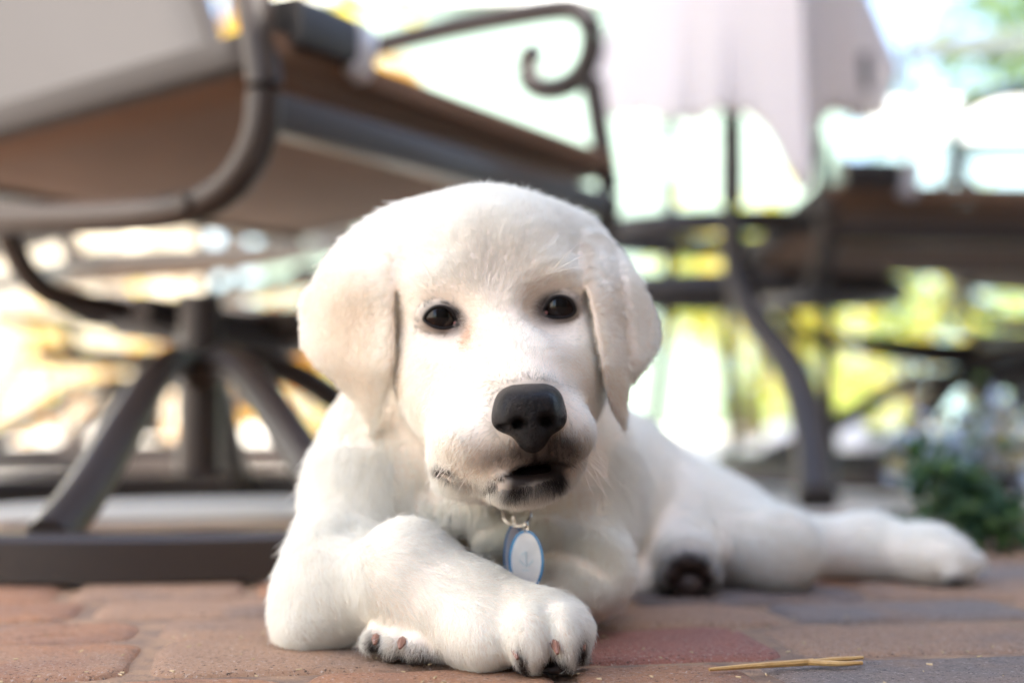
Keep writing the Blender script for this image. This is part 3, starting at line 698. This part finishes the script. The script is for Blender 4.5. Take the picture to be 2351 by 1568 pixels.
G.slab(earR, DR, lambda u, v: .0025 + .003 * np.clip((640 - v) / 140, 0, 1), .004, P(1290, 1020, .60), P(1560, 430, .76))
# flat where it rests on the ground
Zc = G.ax[2][None, None, :]
G.f = np.maximum(G.f, 0.0005 - Zc)

puppy = tag(empty('puppy', (0, .70, 0)), 'cream white puppy lying on the brick patio with one front paw crossed over the other', 'puppy')
BV, BQ = G.mesh(3)

LIPU, LIPV = (1020, 1060, 1105, 1150, 1190, 1228, 1265, 1312), (1086, 1108, 1116, 1098, 1078, 1062, 1060, 1067)
def sstep(x, a, b): t = np.clip((x - a) / (b - a), 0, 1); return t * t * (3 - 2 * t)
# --------------- colouring by position on the animal
def blob(u, v, cu, cv, ru, rv, rot=0):
    a = R(rot); x = (u - cu) * math.cos(a) + (v - cv) * math.sin(a); y = -(u - cu) * math.sin(a) + (v - cv) * math.cos(a)
    return np.exp(-((x / ru) ** 2 + (y / rv) ** 2))
def coat(p, skin=False):
    """base colour at body points: cream coat, warmer on ears, shade painted on paws and ear creases, dark pigment round mouth, eyes and pads"""
    u, v, D = uvd(p); n = len(p)
    nz = np.array([mnoise.noise(Vector(q) * 60) for q in p[:: 1]]) if n < 60000 else None
    if nz is None:
        nz = np.sin(p[:, 0] * 210 + 3 * np.sin(p[:, 2] * 90)) * np.sin(p[:, 2] * 260 + 2 * np.sin(p[:, 1] * 120)) * .5
    base = np.tile(np.array([.86, .855, .80]), (n, 1))
    warm = np.zeros(n)
    head = D < .74
    warm += .55 * blob(u, v, 800, 760, 90, 170) * head + .35 * blob(u, v, 1430, 720, 60, 140) * head
    warm += .8 * np.exp(-((u - 915) / 14.) ** 2) * (v > 560) * (v < 900) * head * .8  # tan painted along the ear front edges for the crease shade
    warm += .7 * np.exp(-((u - (1340 + (v - 600) * .16)) / 12.) ** 2) * (v > 560) * (v < 880) * head
    warm += .45 * blob(u, v, 1150, 640, 120, 120) * head + .4 * blob(u, v, 1180, 870, 90, 60) * head
    warm += .5 * blob(u, v, 1080, 780, 40, 40) * head + .25 * nz * .5
    warm = np.clip(warm, 0, 1)[:, None]
    c = base * (1 - warm) + np.array([.76, .67, .55]) * warm
    grey = .30 * blob(u, v, 1150, 620, 80, 70) * head
    c = c * (1 - grey[:, None]) + np.array([.50, .47, .42]) * grey[:, None]
    # orange tear stain
    t = np.clip(.75 * blob(u, v, 1072, 772, 13, 32, 12), 0, 1)[:, None] * head[:, None]
    c = c * (1 - t) + np.array([.62, .36, .20]) * t
    # muzzle pigment
    m = np.zeros(n)
    near = D < .64
    m += 1.0 * blob(u, v, 1226, 1030, 62, 62) + .35 * blob(u, v, 1175, 1045, 50, 26, -20) + 1.0 * blob(u, v, 1300, 1030, 50, 50) + .9 * blob(u, v, 1138, 950, 26, 60) * .6
    m += .9 * blob(u, v, 1215, 885, 95, 18) * .6
    m = m * .78 + .35 * blob(u, v, 1110, 1040, 60, 50) * (nz + .3)
    lip = .25 * blob(u, v, 1215, 1135, 80, 24, -10)
    lip += 1.1 * np.exp(-((u - (1226 + (v - 1035) * .2)) / 5.) ** 2) * (v > 1025) * (v < 1066)
    lip += 1.05 * sstep(v, (lv_ := np.interp(u, LIPU, LIPV)) - 4, lv_ + 6) * (1 - sstep(v, lv_ + 30, lv_ + 72)) * sstep(u, 1125, 1190) * (1 - sstep(u, 1285, 1318))
    lip += 1.2 * blob(u, v, 1012, 1080, 24, 10, 20)
    lv = np.interp(u, LIPU, LIPV); lip += .9 * np.exp(-((v - lv) / 7.) ** 2) * sstep(u, 1095, 1125) * (1 - sstep(u, 1305, 1322)) + .35 * np.exp(-((v - lv) / 9.) ** 2) * (u > 1025) * (u < 1110)
    m = np.clip(m * 1.15 * near, 0, .95)[:, None]; lip = np.clip(lip * near, 0, 1)[:, None]
    c = c * (1 - m) + np.array([.045, .040, .038]) * m
    c = c * (1 - lip) + np.array([.018, .013, .012]) * lip
    for (uv, DD, r, i) in EYES:
        e = np.clip(3.2 * blob(u, v, uv[0] + (4 if i == 0 else -4), uv[1] + 3, 45, 31, 6 if i == 0 else -6) - .3, 0, 1)[:, None] * (D < .66)[:, None]
        c = c * (1 - e) + np.array([.03, .024, .022]) * e
        e = np.clip(.7 * blob(u, v, uv[0] + (12 if i == 0 else -10), uv[1] + 26, 58, 30, 8), 0, 1)[:, None] * (D < .66)[:, None]
        c = c * (1 - e) + np.array([.30, .27, .25]) * e
    paw_shade = (.45 * blob(u, v, 930, 1495, 110, 40) * (D < .64))[:, None]; c = c * (1 - paw_shade) + np.array([.42, .38, .33]) * paw_shade  # shade under the crossed leg painted as grey on the lower paw
    pads = 2.6 * blob(u, v, 1582, 1325, 52, 52) * (D < .83) + 1.1 * blob(u, v, 930, 1508, 90, 16) * (D < .64) + 1.4 * blob(u, v, 1192, 1520, 12, 34) * (D < .62)  # dark pads, plus shade painted over the hind paw and toe gaps
    pads += 1.5 * blob(u, v, 1272, 1528, 30, 22) * (D < .62) + 1.2 * blob(u, v, 1336, 1490, 14, 34) * (D < .62) + 1.0 * blob(u, v, 2190, 1335, 40, 20) * (D > .8)
    pads += 1.3 * blob(u, v, 862, 1480, 18, 26) * (D < .64)
    pads = np.clip(pads, 0, 1)[:, None]
    c = c * (1 - pads) + np.array([.035, .025, .022]) * pads
    if skin: c = c * np.array([.95, .86, .80])
    return np.clip(c, 0.005, 1)

fur_m = bpy.data.materials.new('fur'); fur_m.use_nodes = True
n_ = fur_m.node_tree.nodes; l_ = fur_m.node_tree.links; pb = n_['Principled BSDF']
at = n_.new('ShaderNodeAttribute'); at.attribute_name = 'tint'
l_.new(at.outputs['Color'], pb.inputs['Base Color']); pb.inputs['Roughness'].default_value = .55; pb.inputs['Specular IOR Level'].default_value = .25
tr_ = n_.new('ShaderNodeBsdfTranslucent'); l_.new(at.outputs['Color'], tr_.inputs['Color'])
mx_ = n_.new('ShaderNodeMixShader'); mx_.inputs[0].default_value = .45
l_.new(pb.outputs[0], mx_.inputs[1]); l_.new(tr_.outputs[0], mx_.inputs[2]); l_.new(mx_.outputs[0], n_['Material Output'].inputs[0])
skin_m = bpy.data.materials.new('skin'); skin_m.use_nodes = True
n_ = skin_m.node_tree.nodes; l_ = skin_m.node_tree.links; pb = n_['Principled BSDF']
at = n_.new('ShaderNodeAttribute'); at.attribute_name = 'tint'
l_.new(at.outputs['Color'], pb.inputs['Base Color']); pb.inputs['Roughness'].default_value = .6; pb.inputs['Specular IOR Level'].default_value = .2

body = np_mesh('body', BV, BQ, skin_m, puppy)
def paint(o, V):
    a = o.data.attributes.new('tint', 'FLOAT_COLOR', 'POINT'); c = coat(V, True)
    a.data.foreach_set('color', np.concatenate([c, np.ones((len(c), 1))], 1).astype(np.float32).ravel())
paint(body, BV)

# --------------- eyes and lids
m_eye = mat('eye_white', (.02, .012, .01), .12, spec=.3)
m_iris = mat('iris', (.012, .006, .004), .05, spec=.30, noise=((.008, .004, .003), 900, .4, .6))
m_pupil = mat('pupil', (.002, .002, .002), .04, spec=.38)
m_lid = mat('eye_rim', (.010, .008, .008), .6, spec=.2)
m_pink = mat('pink_skin', (.35, .13, .12), .25, spec=.7)
def sphere_cap(c, r, ax, ang, n=28, m=14, a0=0.0):
    ax = Vector(ax).normalized(); s_ = ax.orthogonal().normalized(); t_ = ax.cross(s_)
    V = [c + ax * r * math.cos(a0)] if a0 == 0 else []
    for i in range(1 if a0 == 0 else 0, m + 1):
        a = a0 + (ang - a0) * i / m
        for k in range(n):
            b = 2 * math.pi * k / n
            V.append(c + (ax * math.cos(a) + (s_ * math.cos(b) + t_ * math.sin(b)) * math.sin(a)) * r)
    F = []; o = 0
    if a0 == 0:
        F += [(0, 1 + k, 1 + (k + 1) % n) for k in range(n)]; o = 1
    for i in range(m - (1 if a0 == 0 else 0)):
        for k in range(n): F.append((o + i * n + k, o + (i + 1) * n + k, o + (i + 1) * n + (k + 1) % n, o + i * n + (k + 1) % n))
    return V, F
LIDS = []
ALM = [[(-37, 3), (-29, -11), (-13, -22), (6, -23), (22, -14), (32, 3), (38, 17), (24, 20), (5, 23), (-15, 19), (-29, 12)],
       [(-34, 15), (-28, -3), (-15, -18), (2, -23), (20, -18), (31, -4), (34, 10), (22, 20), (3, 22), (-16, 22)]]
for (uv, D, r, i) in EYES:
    c = P(uv[0], uv[1], D + r * .60)
    look = (Vector((0.02, 0, CAM_H + .03)) - c).normalized()
    V, F = sphere_cap(c, r, look, math.pi, 32, 20); eye = pydata('eye', V, F, m_eye, puppy)
    V, F = sphere_cap(c, r * 1.004, look, R(46), 32, 8); pydata('iris', V, F, m_iris, eye)
    V, F = sphere_cap(c, r * 1.008, look, R(18), 24, 4); pydata('pupil', V, F, m_pupil, eye)
    # lid: from the almond opening on the ball outward into the socket
    alm = spl(ALM[i], 4); n = len(alm); V = []
    for (s_, off) in ((0.95, -.0001), (0.99, .0009), (1.06, .0013), (1.16, .0010), (1.34, .0005), (1.6, .0001), (1.9, -.0006)):
        for (du, dv) in alm:
            L = math.hypot(du, dv); ex = (s_ - 1) * 36 / L
            uu, vv = uv[0] + du * (1 + ex), uv[1] + dv * (1 + ex)
            q = P(uu, vv, D); h2 = r * r - (q.x - c.x) ** 2 - (q.z - c.z) ** 2; ys = []
            if h2 > 0: ys.append(c.y - math.sqrt(h2) - off)
            if s_ > 1.1: ys.append(surfD(uu, vv) - off * .6)
            V.append(P(uu, vv, min(ys) if ys else D))
    rings = [0] * 7
    F = [(a * n + k, a * n + (k + 1) % n, (a + 1) * n + (k + 1) % n, (a + 1) * n + k) for a in range(6) for k in range(n)]
    lid = pydata('eyelid', V, F, [m_lid, skin_m], puppy)
    for p_ in lid.data.polygons: p_.material_index = 0 if p_.index < 3 * n else 1
    Va = np.array([tuple(q) for q in V]); paint(lid, Va)
    LIDS.append((Va, np.array(F[3 * n:])))
    # pink inner corner
    q = P(uv[0] + (33 if i == 0 else -30), uv[1] + 13, D - .0018)
    V, F = sphere_cap(q, .0008, (0, -1, 0), math.pi, 10, 6); pydata('eye_corner', V, F, m_pink, eye)

# --------------- nose
m_nose = mat('nose_leather', (.005, .0045, .005), .18, spec=.15, bump=.0020, bscale=1300, noise=((.016, .013, .013), 500, .35, .7))
G2 = Grid((-.012, .535, .068), (.035, .585, .125), .0006)
def E2(u, v, D, ru, rd, rv, k, op='u', rot=None): G2.ell(P(u, v, D), (px(ru, D), rd, px(rv, D)), k, op, rot)
E2(1175, 941, .562, 42, .015, 47, .006); E2(1254, 935, .562, 40, .015, 47, .006)
E2(1214, 922, .560, 62, .016, 38, .006); E2(1214, 960, .557, 58, .013, 44, .005)
E2(1222, 1002, .560, 34, .013, 38, .006)
E2(1160, 968, .566, 34, .012, 30, .004); E2(1272, 962, .566, 30, .012, 30, .004)
E2(1190, 974, .541, 21, .013, 14, .003, 's', (0, 0, -16)); E2(1257, 968, .541, 19, .013, 14, .003, 's', (0, 0, 16))
G2.cone(P(1168, 984, .548), P(1148, 978, .556), .0012, .0007, .002, 's'); G2.cone(P(1278, 976, .548), P(1296, 966, .556), .0012, .0007, .002, 's')
G2.cone(P(1220, 958, .542), P(1226, 1045, .546), .0004, .0006, .0012, 's')
NV, NQ = G2.mesh(2); nose = np_mesh('nose', NV, NQ, m_nose, puppy)

# --------------- mouth inside, claws, pads
m_mouth = mat('mouth_lining', (.006, .003, .003), .5, spec=.15)
V, F = sphere_cap(Vector((0, 0, 0)), 1, (0, -1, 0), math.pi, 24, 14)
def ellp(name, c, r, m, parent, rot=0, yaw=0):
    M = Matrix.Rotation(R(yaw), 3, 'Z') @ Matrix.Rotation(R(rot), 3, 'Y') @ Matrix.Diagonal(Vector(r))
    return pydata(name, [c + M @ Vector(q) for q in V], F, m, parent)
ellp('mouth', P(1225, 1096, .584), (px(80, .57), .0150, px(30, .57)), m_mouth, puppy, -10)
m_claw = mat('claw', (.24, .12, .085), .35, spec=.5, noise=((.10, .05, .04), 160, .5, .65))
m_pad = mat('paw_pad', (.05, .035, .032), .55, bump=.0004, bscale=900)
def claw(tip, root, r):
    b = MB(); tip, root = Vector(tip), Vector(root); mid = (tip + root) / 2 + Vector((0, -.0006, .0009))
    b.tube([root, mid, tip], [r, r * .8, r * .25], 8, res=4); b.build('claw', m_claw, puppy)
claw(P(1188, 1512, .5600), P(1180, 1478, .571), .0026); claw(P(1280, 1500, .5580), P(1270, 1468, .570), .0025); claw(P(1340, 1492, .5740), P(1330, 1460, .585), .0027)
claw(P(860, 1478, .5950), P(866, 1462, .604), .0023); claw(P(918, 1488, .5880), P(926, 1470, .598), .0023)
ellp('paw_pad', P(1192, 1524, .576), (px(15, .576), .007, px(20, .576)), m_pad, puppy)
ellp('paw_pad', P(1272, 1530, .578), (px(34, .576), .007, px(17, .576)), m_pad, puppy)
ellp('paw_pad', P(1580, 1338, .801), (px(42, .8), .012, px(34, .8)), m_pad, puppy)
ellp('paw_pad', P(900, 1508, .601), (px(24, .6), .006, px(12, .6)), m_pad, puppy); ellp('paw_pad', P(950, 1512, .602), (px(30, .6), .006, px(11, .6)), m_pad, puppy)

# --------------- fur
# guides: (u, v, D) on the body -> lie of the coat (right, down, away)
GD = [
 (1214, 860, .57, 0, -1, .6), (1170, 780, .60, 0, -1, .6), (1145, 700, .62, -.05, -1, .4), (1140, 620, .62, 0, -1, .4), (1130, 520, .62, 0, -1, .8), (1110, 430, .66, 0, -.4, 1),
 (1020, 640, .61, -.6, -.8, .5), (1270, 620, .61, .6, -.8, .5), (950, 600, .64, -1, .1, .8), (1325, 600, .64, 1, .1, .8),
 (960, 780, .62, -1, .5, .6), (1080, 800, .61, -.5, .4, .6), (1220, 780, .61, .5, .3, .6), (1320, 790, .63, 1, .5, .7), (1012, 690, .605, -.3, -1, .4), (1284, 665, .605, .3, -1, .4),
 (1012, 770, .605, -.4, 1, .4), (1284, 745, .605, .4, 1, .4),
 (1040, 900, .62, -.7, 1, .8), (1330, 900, .62, .7, 1, .8), (1110, 900, .59, -.7, .5, .6), (1290, 890, .59, .7, .5, .6),
 (1080, 1000, .575, -.5, 1, .4), (1130, 960, .57, -.9, .4, .3), (1300, 980, .575, .5, 1, .5), (1200, 1040, .56, -.3, 1, .0), (1250, 1040, .56, .3, 1, .0),
 (1180, 1130, .58, -.1, 1, .4), (1260, 1120, .59, .3, 1, .5), (1060, 1110, .61, -.6, 1, .4), (960, 980, .66, -.3, 1, .6),
 (860, 560, .68, -.5, 1, .1), (800, 700, .66, -.25, 1, .0), (700, 740, .69, -.5, .8, .3), (880, 750, .65, .05, 1, 0), (850, 930, .65, .05, 1, 0), (760, 850, .66, .2, 1, 0),
 (1380, 570, .69, .5, 1, .1), (1370, 750, .655, .1, 1, 0), (1430, 750, .68, .25, 1, .1), (1500, 760, .71, .4, 1, .2), (1425, 920, .66, .1, 1, 0), (980, 470, .68, -.8, .2, .8), (1260, 470, .68, .8, .2, .8),
 (740, 1000, .72, -.3, 1, .2), (700, 1150, .69, -.3, 1, .1), (660, 1350, .65, -.2, 1, .1), (830, 1100, .68, -.1, 1, -.1), (900, 1050, .69, .1, 1, -.1),
 (950, 1120, .68, .3, 1, -.1), (1100, 1180, .69, .2, 1, -.2), (1250, 1180, .69, -.1, 1, -.1),
 (760, 1300, .63, .5, .8, -.2), (760, 1440, .63, .6, .7, 0), (900, 1250, .60, .9, .3, -.2), (950, 1350, .60, 1, .5, -.2), (1080, 1330, .59, 1, .6, -.2), (1180, 1400, .58, .8, .7, -.2), (1100, 1470, .57, .3, 1, -.2), (1220, 1460, .565, .2, 1, -.1), (1290, 1440, .57, .3, 1, 0), (1340, 1440, .58, .4, 1, .1),
 (1400, 1080, .72, .2, 1, 0), (1430, 1250, .68, 0, 1, -.1), (1380, 1380, .66, -.4, 1, -.1), (1200, 1450, .63, -1, .1, -.2), (880, 1460, .60, -.7, .7, -.3), (960, 1480, .59, -.2, 1, -.3),
 (1460, 1000, .88, 1, .5, .6), (1440, 1200, .84, .4, 1, .4), (1600, 1120, .88, 1, .5, .1), (1700, 1200, .84, 1, .6, 0), (1800, 1320, .82, .6, .8, 0), (1560, 1220, .80, .1, 1, -.4),
 (1950, 1200, .87, 1, .2, 0), (2100, 1250, .85, 1, .2, 0), (2200, 1290, .84, .6, .7, 0)]
gp = np.array([tuple(P(*g[:3])) for g in GD]); gdir = np.array([(g[3], g[5], -g[4]) for g in GD], float)
gdir /= np.linalg.norm(gdir, axis=1)[:, None]

def sample(V, T, n, wt):
    a, b, c = V[T[:, 0]], V[T[:, 1]], V[T[:, 2]]
    cr = np.cross(b - a, c - a); A = np.linalg.norm(cr, axis=1) * wt
    t = rng.choice(len(T), n, p=A / A.sum()); r1 = np.sqrt(rng.random(n)); r2 = rng.random(n)
    p = a[t] * (1 - r1)[:, None] + b[t] * (r1 * (1 - r2))[:, None] + c[t] * (r1 * r2)[:, None]
    return p, t
def vnormals(V, T):
    N = np.zeros_like(V); cr = np.cross(V[T[:, 1]] - V[T[:, 0]], V[T[:, 2]] - V[T[:, 0]])
    for k in range(3):
        for ax in range(3): N[:, ax] += np.bincount(T[:, k], cr[:, ax], len(V))
    return N / (np.linalg.norm(N, axis=1)[:, None] + 1e-12)
def sstep(x, a, b): t = np.clip((x - a) / (b - a), 0, 1); return t * t * (3 - 2 * t)

def fur(name, V, Q, n, parent, seg=5):
    T = np.concatenate([Q[:, [0, 1, 2]], Q[:, [0, 2, 3]]]); VN = vnormals(V, T)
    cen = V[T].mean(1); u, v, D = uvd(cen); nf = VN[T[:, 0]]
    facing = -(nf * (cen / np.linalg.norm(cen, axis=1)[:, None])).sum(1)
    wt = np.where(D < .66, 1.6, np.where(D < .74, .8, .3)) * np.where(facing > -.35, 1.0, .12) * np.where(cen[:, 2] < .0015, 0, 1)
    p, t = sample(V, T, n, wt); N = VN[T[t]].mean(1); N /= np.linalg.norm(N, axis=1)[:, None]
    u, v, D = uvd(p)
    # keep-outs
    keep = np.ones(n, bool)
    for (uv, DD, r, i) in EYES: keep &= ~((((u - uv[0]) / 41) ** 2 + ((v - uv[1] - 1) / 28) ** 2 < 1) & (D < .64))
    keep &= ~((((u - 1214) / 82) ** 2 + ((v - 945) / 62) ** 2 < 1) & (D < .58)) & ~((((u - 1224) / 34) ** 2 + ((v - 1010) / 34) ** 2 < 1) & (D < .575))
    ml = np.abs((v - (1108 - (u - 1130) * .30 + ((u - 1130) / 175) ** 2 * 14)))
    keep &= ~((u > 1140) & (u < 1305) & (ml < 9 + 12 * np.sin(np.clip((u - 1140) / 165, 0, 1) * math.pi)) & (D < .60))
    keep &= ~((((u - 1582) / 52) ** 2 + ((v - 1318) / 48) ** 2 < 1) & (D < .815))
    p, N, u, v, D = p[keep], N[keep], u[keep], v[keep], D[keep]; n = len(p)
    # lie
    d = np.zeros((n, 3)); CH = 40000
    for i in range(0, n, CH):
        q = p[i:i + CH]; d2 = ((q[:, None, :] - gp[None]) ** 2).sum(2) + 2e-5; w_ = d2 ** -2.0; d[i:i + CH] = (w_ @ gdir) / w_.sum(1)[:, None]
    # clumps: low-frequency swirl
    f1 = np.sin(p[:, 0] * 420 + 5 * np.sin(p[:, 2] * 130)) * np.cos(p[:, 2] * 350 + 4 * np.sin(p[:, 0] * 160)); f2 = np.cos(p[:, 0] * 333 + p[:, 1] * 290) * np.sin(p[:, 2] * 410 + p[:, 1] * 200)
    d = d + .07 * np.stack([f1, f2 * .5, f2], 1) + rng.normal(0, .16, (n, 3))
    d -= N * (d * N).sum(1)[:, None]; d /= np.linalg.norm(d, axis=1)[:, None] + 1e-9
    # length
    L = np.where((v < 1240) & (D > .64), .0085, .0064)
    hd = (D < .735) & (v < 1165) & (u > 900) & (u < 1390)
    dm = np.sqrt(((u - 1205) / 1.1) ** 2 + (v - 960) ** 2)
    L = np.where(hd, .0034 + .0026 * sstep(dm, 80, 420), L)
    ear = (D < .74) & (v < 1010) & ((u < 915) | (u > 1345)); L = np.where(ear, .0046, L)
    chin = hd & (v > 1090); L = np.where(chin, .0058, L)
    paw = (D < .64) & (v > 1180) & (u > 840); L = np.where(paw, .0048, L)
    for (uv, DD, r, i) in EYES:
        e = np.sqrt((u - uv[0]) ** 2 + (v - uv[1]) ** 2); L = np.where((D < .66), L * (.5 + .5 * sstep(e, 38, 110)), L)
    L *= rng.uniform(.65, 1.2, n); wild = rng.random(n) < .02; L[wild] *= 1.3
    tilt = np.clip(rng.normal(.30, .09, n), .10, .9); tilt[wild] += .3
    # strands: rise from the skin then bend over along the lie, with a droop
    s_ = np.linspace(0, 1, seg)[None, :, None]
    e = rng.normal(0, .12, (n, 1, 3))
    N_, d_, L_, tl = N[:, None], d[:, None], L[:, None, None], tilt[:, None, None]
    pts = p[:, None] - N_ * .0006 + d_ * L_ * (s_ ** 1.15) * .95 + N_ * L_ * tl * (s_ - .45 * s_ ** 2) + e * L_ * s_ ** 2 * .8
    cs = np.where(D < .66, .0026, .0045)[:, None]; cell = np.floor((p + rng.normal(0, .0004, (n, 3))) / cs)
    hsh = np.sin(cell @ np.array([[12.99, 39.3, 73.1], [78.2, 11.1, 51.7], [37.7, 93.9, 17.3]]).T) * 43758.5; cc = (cell + .5 + .5 * (hsh - np.floor(hsh) - .5)) * cs
    pull = cc - p; pull -= N * (pull * N).sum(1)[:, None]; pts = pts + (pull * (.35 + .25 * np.sin(p[:, :1] * 90 + p[:, 2:] * 70)))[:, None] * s_ ** 1.5
    pts[:, :, 2] = np.maximum(pts[:, :, 2], .0006)
    hc = bpy.data.hair_curves.new(name); hc.add_curves([seg] * n)
    hc.position_data.foreach_set('vector', pts.astype(np.float32).ravel())
    rw = np.where(D < .66, .000070, .00014) * rng.uniform(.7, 1.3, n)
    rad = rw[:, None] * np.array([1, 1, .9, .65, .15])[None, :seg] if seg == 5 else rw[:, None] * np.linspace(1, .2, seg)[None]
    ra = hc.attributes.new('radius', 'FLOAT', 'POINT'); ra.data.foreach_set('value', rad.astype(np.float32).ravel())
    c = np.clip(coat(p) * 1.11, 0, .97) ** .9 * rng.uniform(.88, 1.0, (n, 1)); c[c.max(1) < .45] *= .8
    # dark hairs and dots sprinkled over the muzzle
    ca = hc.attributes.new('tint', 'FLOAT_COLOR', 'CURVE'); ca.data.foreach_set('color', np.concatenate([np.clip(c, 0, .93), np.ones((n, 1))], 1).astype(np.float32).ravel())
    hc.materials.append(fur_m)
    o = bpy.data.objects.new(name, hc); COL.objects.link(o); o.parent = parent; o.matrix_parent_inverse = Matrix.Translation(-Vector(parent.location))
    o['kind'] = 'stuff'
    return o
# dots of dark pigment at the whisker roots
if FURN:
    fur('fur', BV, BQ, FURN, puppy)
    for (LV, LQ) in LIDS: fur('lid_fur', LV, LQ, 5000, puppy)

# whiskers and lashes
def strands(name, items, m, parent, rad=.00012):
    b = MB()
    for (a, c_, e_) in items: b.tube([a, c_, e_], [rad, rad * .7, rad * .15], 4, res=4, caps=False)
    o = b.build(name, m, parent); o['kind'] = 'stuff'; return o
m_wh = mat('whisker', (.85, .80, .72), .4)
it = []
for i in range(9):
    a = P(rng.uniform(1030, 1130), rng.uniform(1000, 1075), .566 + rng.uniform(0, .004)); it.append((a, a + Vector((-.008, .002, -.006)), a + Vector((-.014 - rng.random() * .012, .004, -.020 - rng.random() * .01))))
for i in range(10):
    a = P(rng.uniform(1290, 1340), rng.uniform(1000, 1060), .575); it.append((a, a + Vector((.006, .0, -.004)), a + Vector((.012 + rng.random() * .01, .002, -.014 - rng.random() * .008))))
for (u, v, du, dv) in ((1250, 640, 110, -100), (1262, 628, 100, -20), (1256, 634, 120, -60), (1000, 650, -60, -80)):
    a = P(u, v, .607); it.append((a, P(u + du * .5, v + dv * .6, .595), P(u + du, v + dv, .592)))
for i in range(14):
    u = rng.uniform(1030, 1110); a = P(u, 1140, .612); it.append((a, a + Vector((.001, -.002, -.006)), a + Vector((rng.uniform(-.002, .005), -.003, -.012 - rng.random() * .006))))
strands('whiskers', it, m_wh, puppy)
m_lash = mat('eyelash', (.02, .015, .012), .4); 
it = []
for (uv, D, r, i) in EYES:
    for k in range(26):
        t = k / 25; u = uv[0] - 34 + 68 * t; v = uv[1] + 4 - 30 * math.sin(math.pi * (.12 + .76 * t)); a = P(u, v, surfD(u, v) - .0012)
        sx = (t - .5) * .004 * (1 if i else 1); it.append((a, a + Vector((sx * .6, -.0012, .0004)), a + Vector((sx * 1.3, -.0022, .0016))))
strands('eyelashes', it, m_lash, puppy, .00007)
# ================================================================== TAGS ON THE COLLAR, DRY STRAW
m_silver = mat('ring_metal', (.62, .58, .52), .25, metal=1.0)
m_tagw = mat('white_enamel', (.85, .88, .93), .25, spec=.6, coat=.5, noise=((.74, .78, .84), 120, .4, .6))
m_tagb = mat('blue_enamel', (.04, .30, .66), .3, spec=.6, coat=.5)
m_print = mat('pale_blue_print', (.55, .72, .82), .4)
def oval(b, c, ru, rv, yoff, th, nrm_tilt=0.0, n=40):
    V = []
    for s in (0, 1):
        for k in range(n):
            a = 2 * math.pi * k / n; x = ru * math.cos(a); z = rv * math.sin(a)
            V.append(c + Vector((x, yoff + nrm_tilt * x + (th if s else 0), z)))
    b.add(V, [tuple(range(n - 1, -1, -1)), tuple(range(n, 2 * n))] + [(k, (k + 1) % n, n + (k + 1) % n, n + k) for k in range(n)])
def tagdisc(name, cu, cv, D, ru, rv, tilt, m_face, m_rim, label, mark):
    c = P(cu, cv, D); t = tag(empty(name, c), label, 'pet tag')
    b = MB(); oval(b, c, px(ru, D), px(rv, D), 0, .0012, tilt); b.build('rim', m_rim, t, smooth=False)
    b = MB(); oval(b, c, px(ru * .86, D), px(rv * .92, D), -.0003, .0003, tilt); b.build('face', m_face, t, smooth=False)
    b = MB(); pts = [c + Vector((px(ru * .1, D) * math.cos(a), .0006, px(rv, D) * 1.08 + px(11, D) * math.sin(a))) for a in [2 * math.pi * k / 16 for k in range(17)]]
    b.tube(pts, .00055, 8, res=1); b.build('loop', m_silver, t)
    if mark:
        b = MB()
        for (x0, z0, x1, z1) in ((-.0, .30, .0, -.22), (-.22, .02, -.05, -.16), (.22, .02, .05, -.16), (-.12, -.3, .12, -.3), (-.16, .2, .0, .3)):
            r_ = px(rv, D); b.tube([c + Vector((x0 * r_, -.0005 + tilt * x0 * r_, z0 * r_)), c + Vector((x1 * r_, -.0005 + tilt * x1 * r_, z1 * r_))], .00022, 6, res=1)
        b.build('emblem', m_print, t)
tagdisc('pet_tag', 1180, 1275, .640, 24, 72, .9, m_tagw, m_tagb, 'blue-rimmed tag turned edge-on behind the white oval tag', False)
tagdisc('pet_tag', 1208, 1287, .632, 40, 70, -.35, m_tagw, m_tagb, 'white oval tag with blue rim and faint blue emblem hanging under the puppy\'s chin', True)
b = MB(); b.tube([P(1152, 1165, .648), P(1158, 1192, .643), P(1182, 1208, .638), P(1205, 1204, .634), P(1218, 1182, .638), P(1220, 1160, .648)], .0006, 8)
tag(b.build('split_ring', m_silver), 'thin silver wire ring holding the tags below the puppy\'s chin', 'ring')
m_straw = mat('dry_straw', (.52, .33, .13), .55, noise=((.38, .21, .06), 120, .35, .65), bump=.0003, bscale=700)
st = tag(empty('dry_straw', P(1800, 1512, .600)), 'golden brown dry straw with a split end lying on the pavers at lower right', 'straw')
def gp_(u, v, z=.0020):
    D = (CAM_H - z) * FOCAL / (v - 921) ; return Vector(((u - 1175.5) / FOCAL * D / (CP), D, z))
b = MB(); b.tube([gp_(1624, 1530), gp_(1740, 1521), gp_(1860, 1513)], [.0007, .0012, .0015], 8); b.build('stalk', m_straw, st)
b = MB(); b.tube([gp_(1850, 1514), gp_(1915, 1508, .0022), gp_(1974, 1503, .0026)], [.0013, .0012, .0007], 8); b.build('split_end', m_straw, st)
b = MB(); b.tube([gp_(1850, 1514), gp_(1920, 1517, .0016), gp_(1972, 1515, .0016)], [.0013, .0011, .0008], 8); b.build('split_end', m_straw, st)
m_crumb = mat('leaf_crumb', (.55, .42, .25), .8)
cr = random.Random(3); b = MB()
for i in range(90):
    u, v = cr.uniform(0, 2351), cr.uniform(1410, 1566); p = gp_(u, v, .0012); s = cr.uniform(.0004, .0013); a = cr.uniform(0, 3.14)
    d = Vector((math.cos(a), math.sin(a), .1)) * s; b.tube([p - d, p + d], [s * .4, s * .25], 5, res=1)
tag(b.build('crumbs', m_crumb), 'tiny pale crumbs of grit scattered over the pavers', 'grit', kind='stuff')
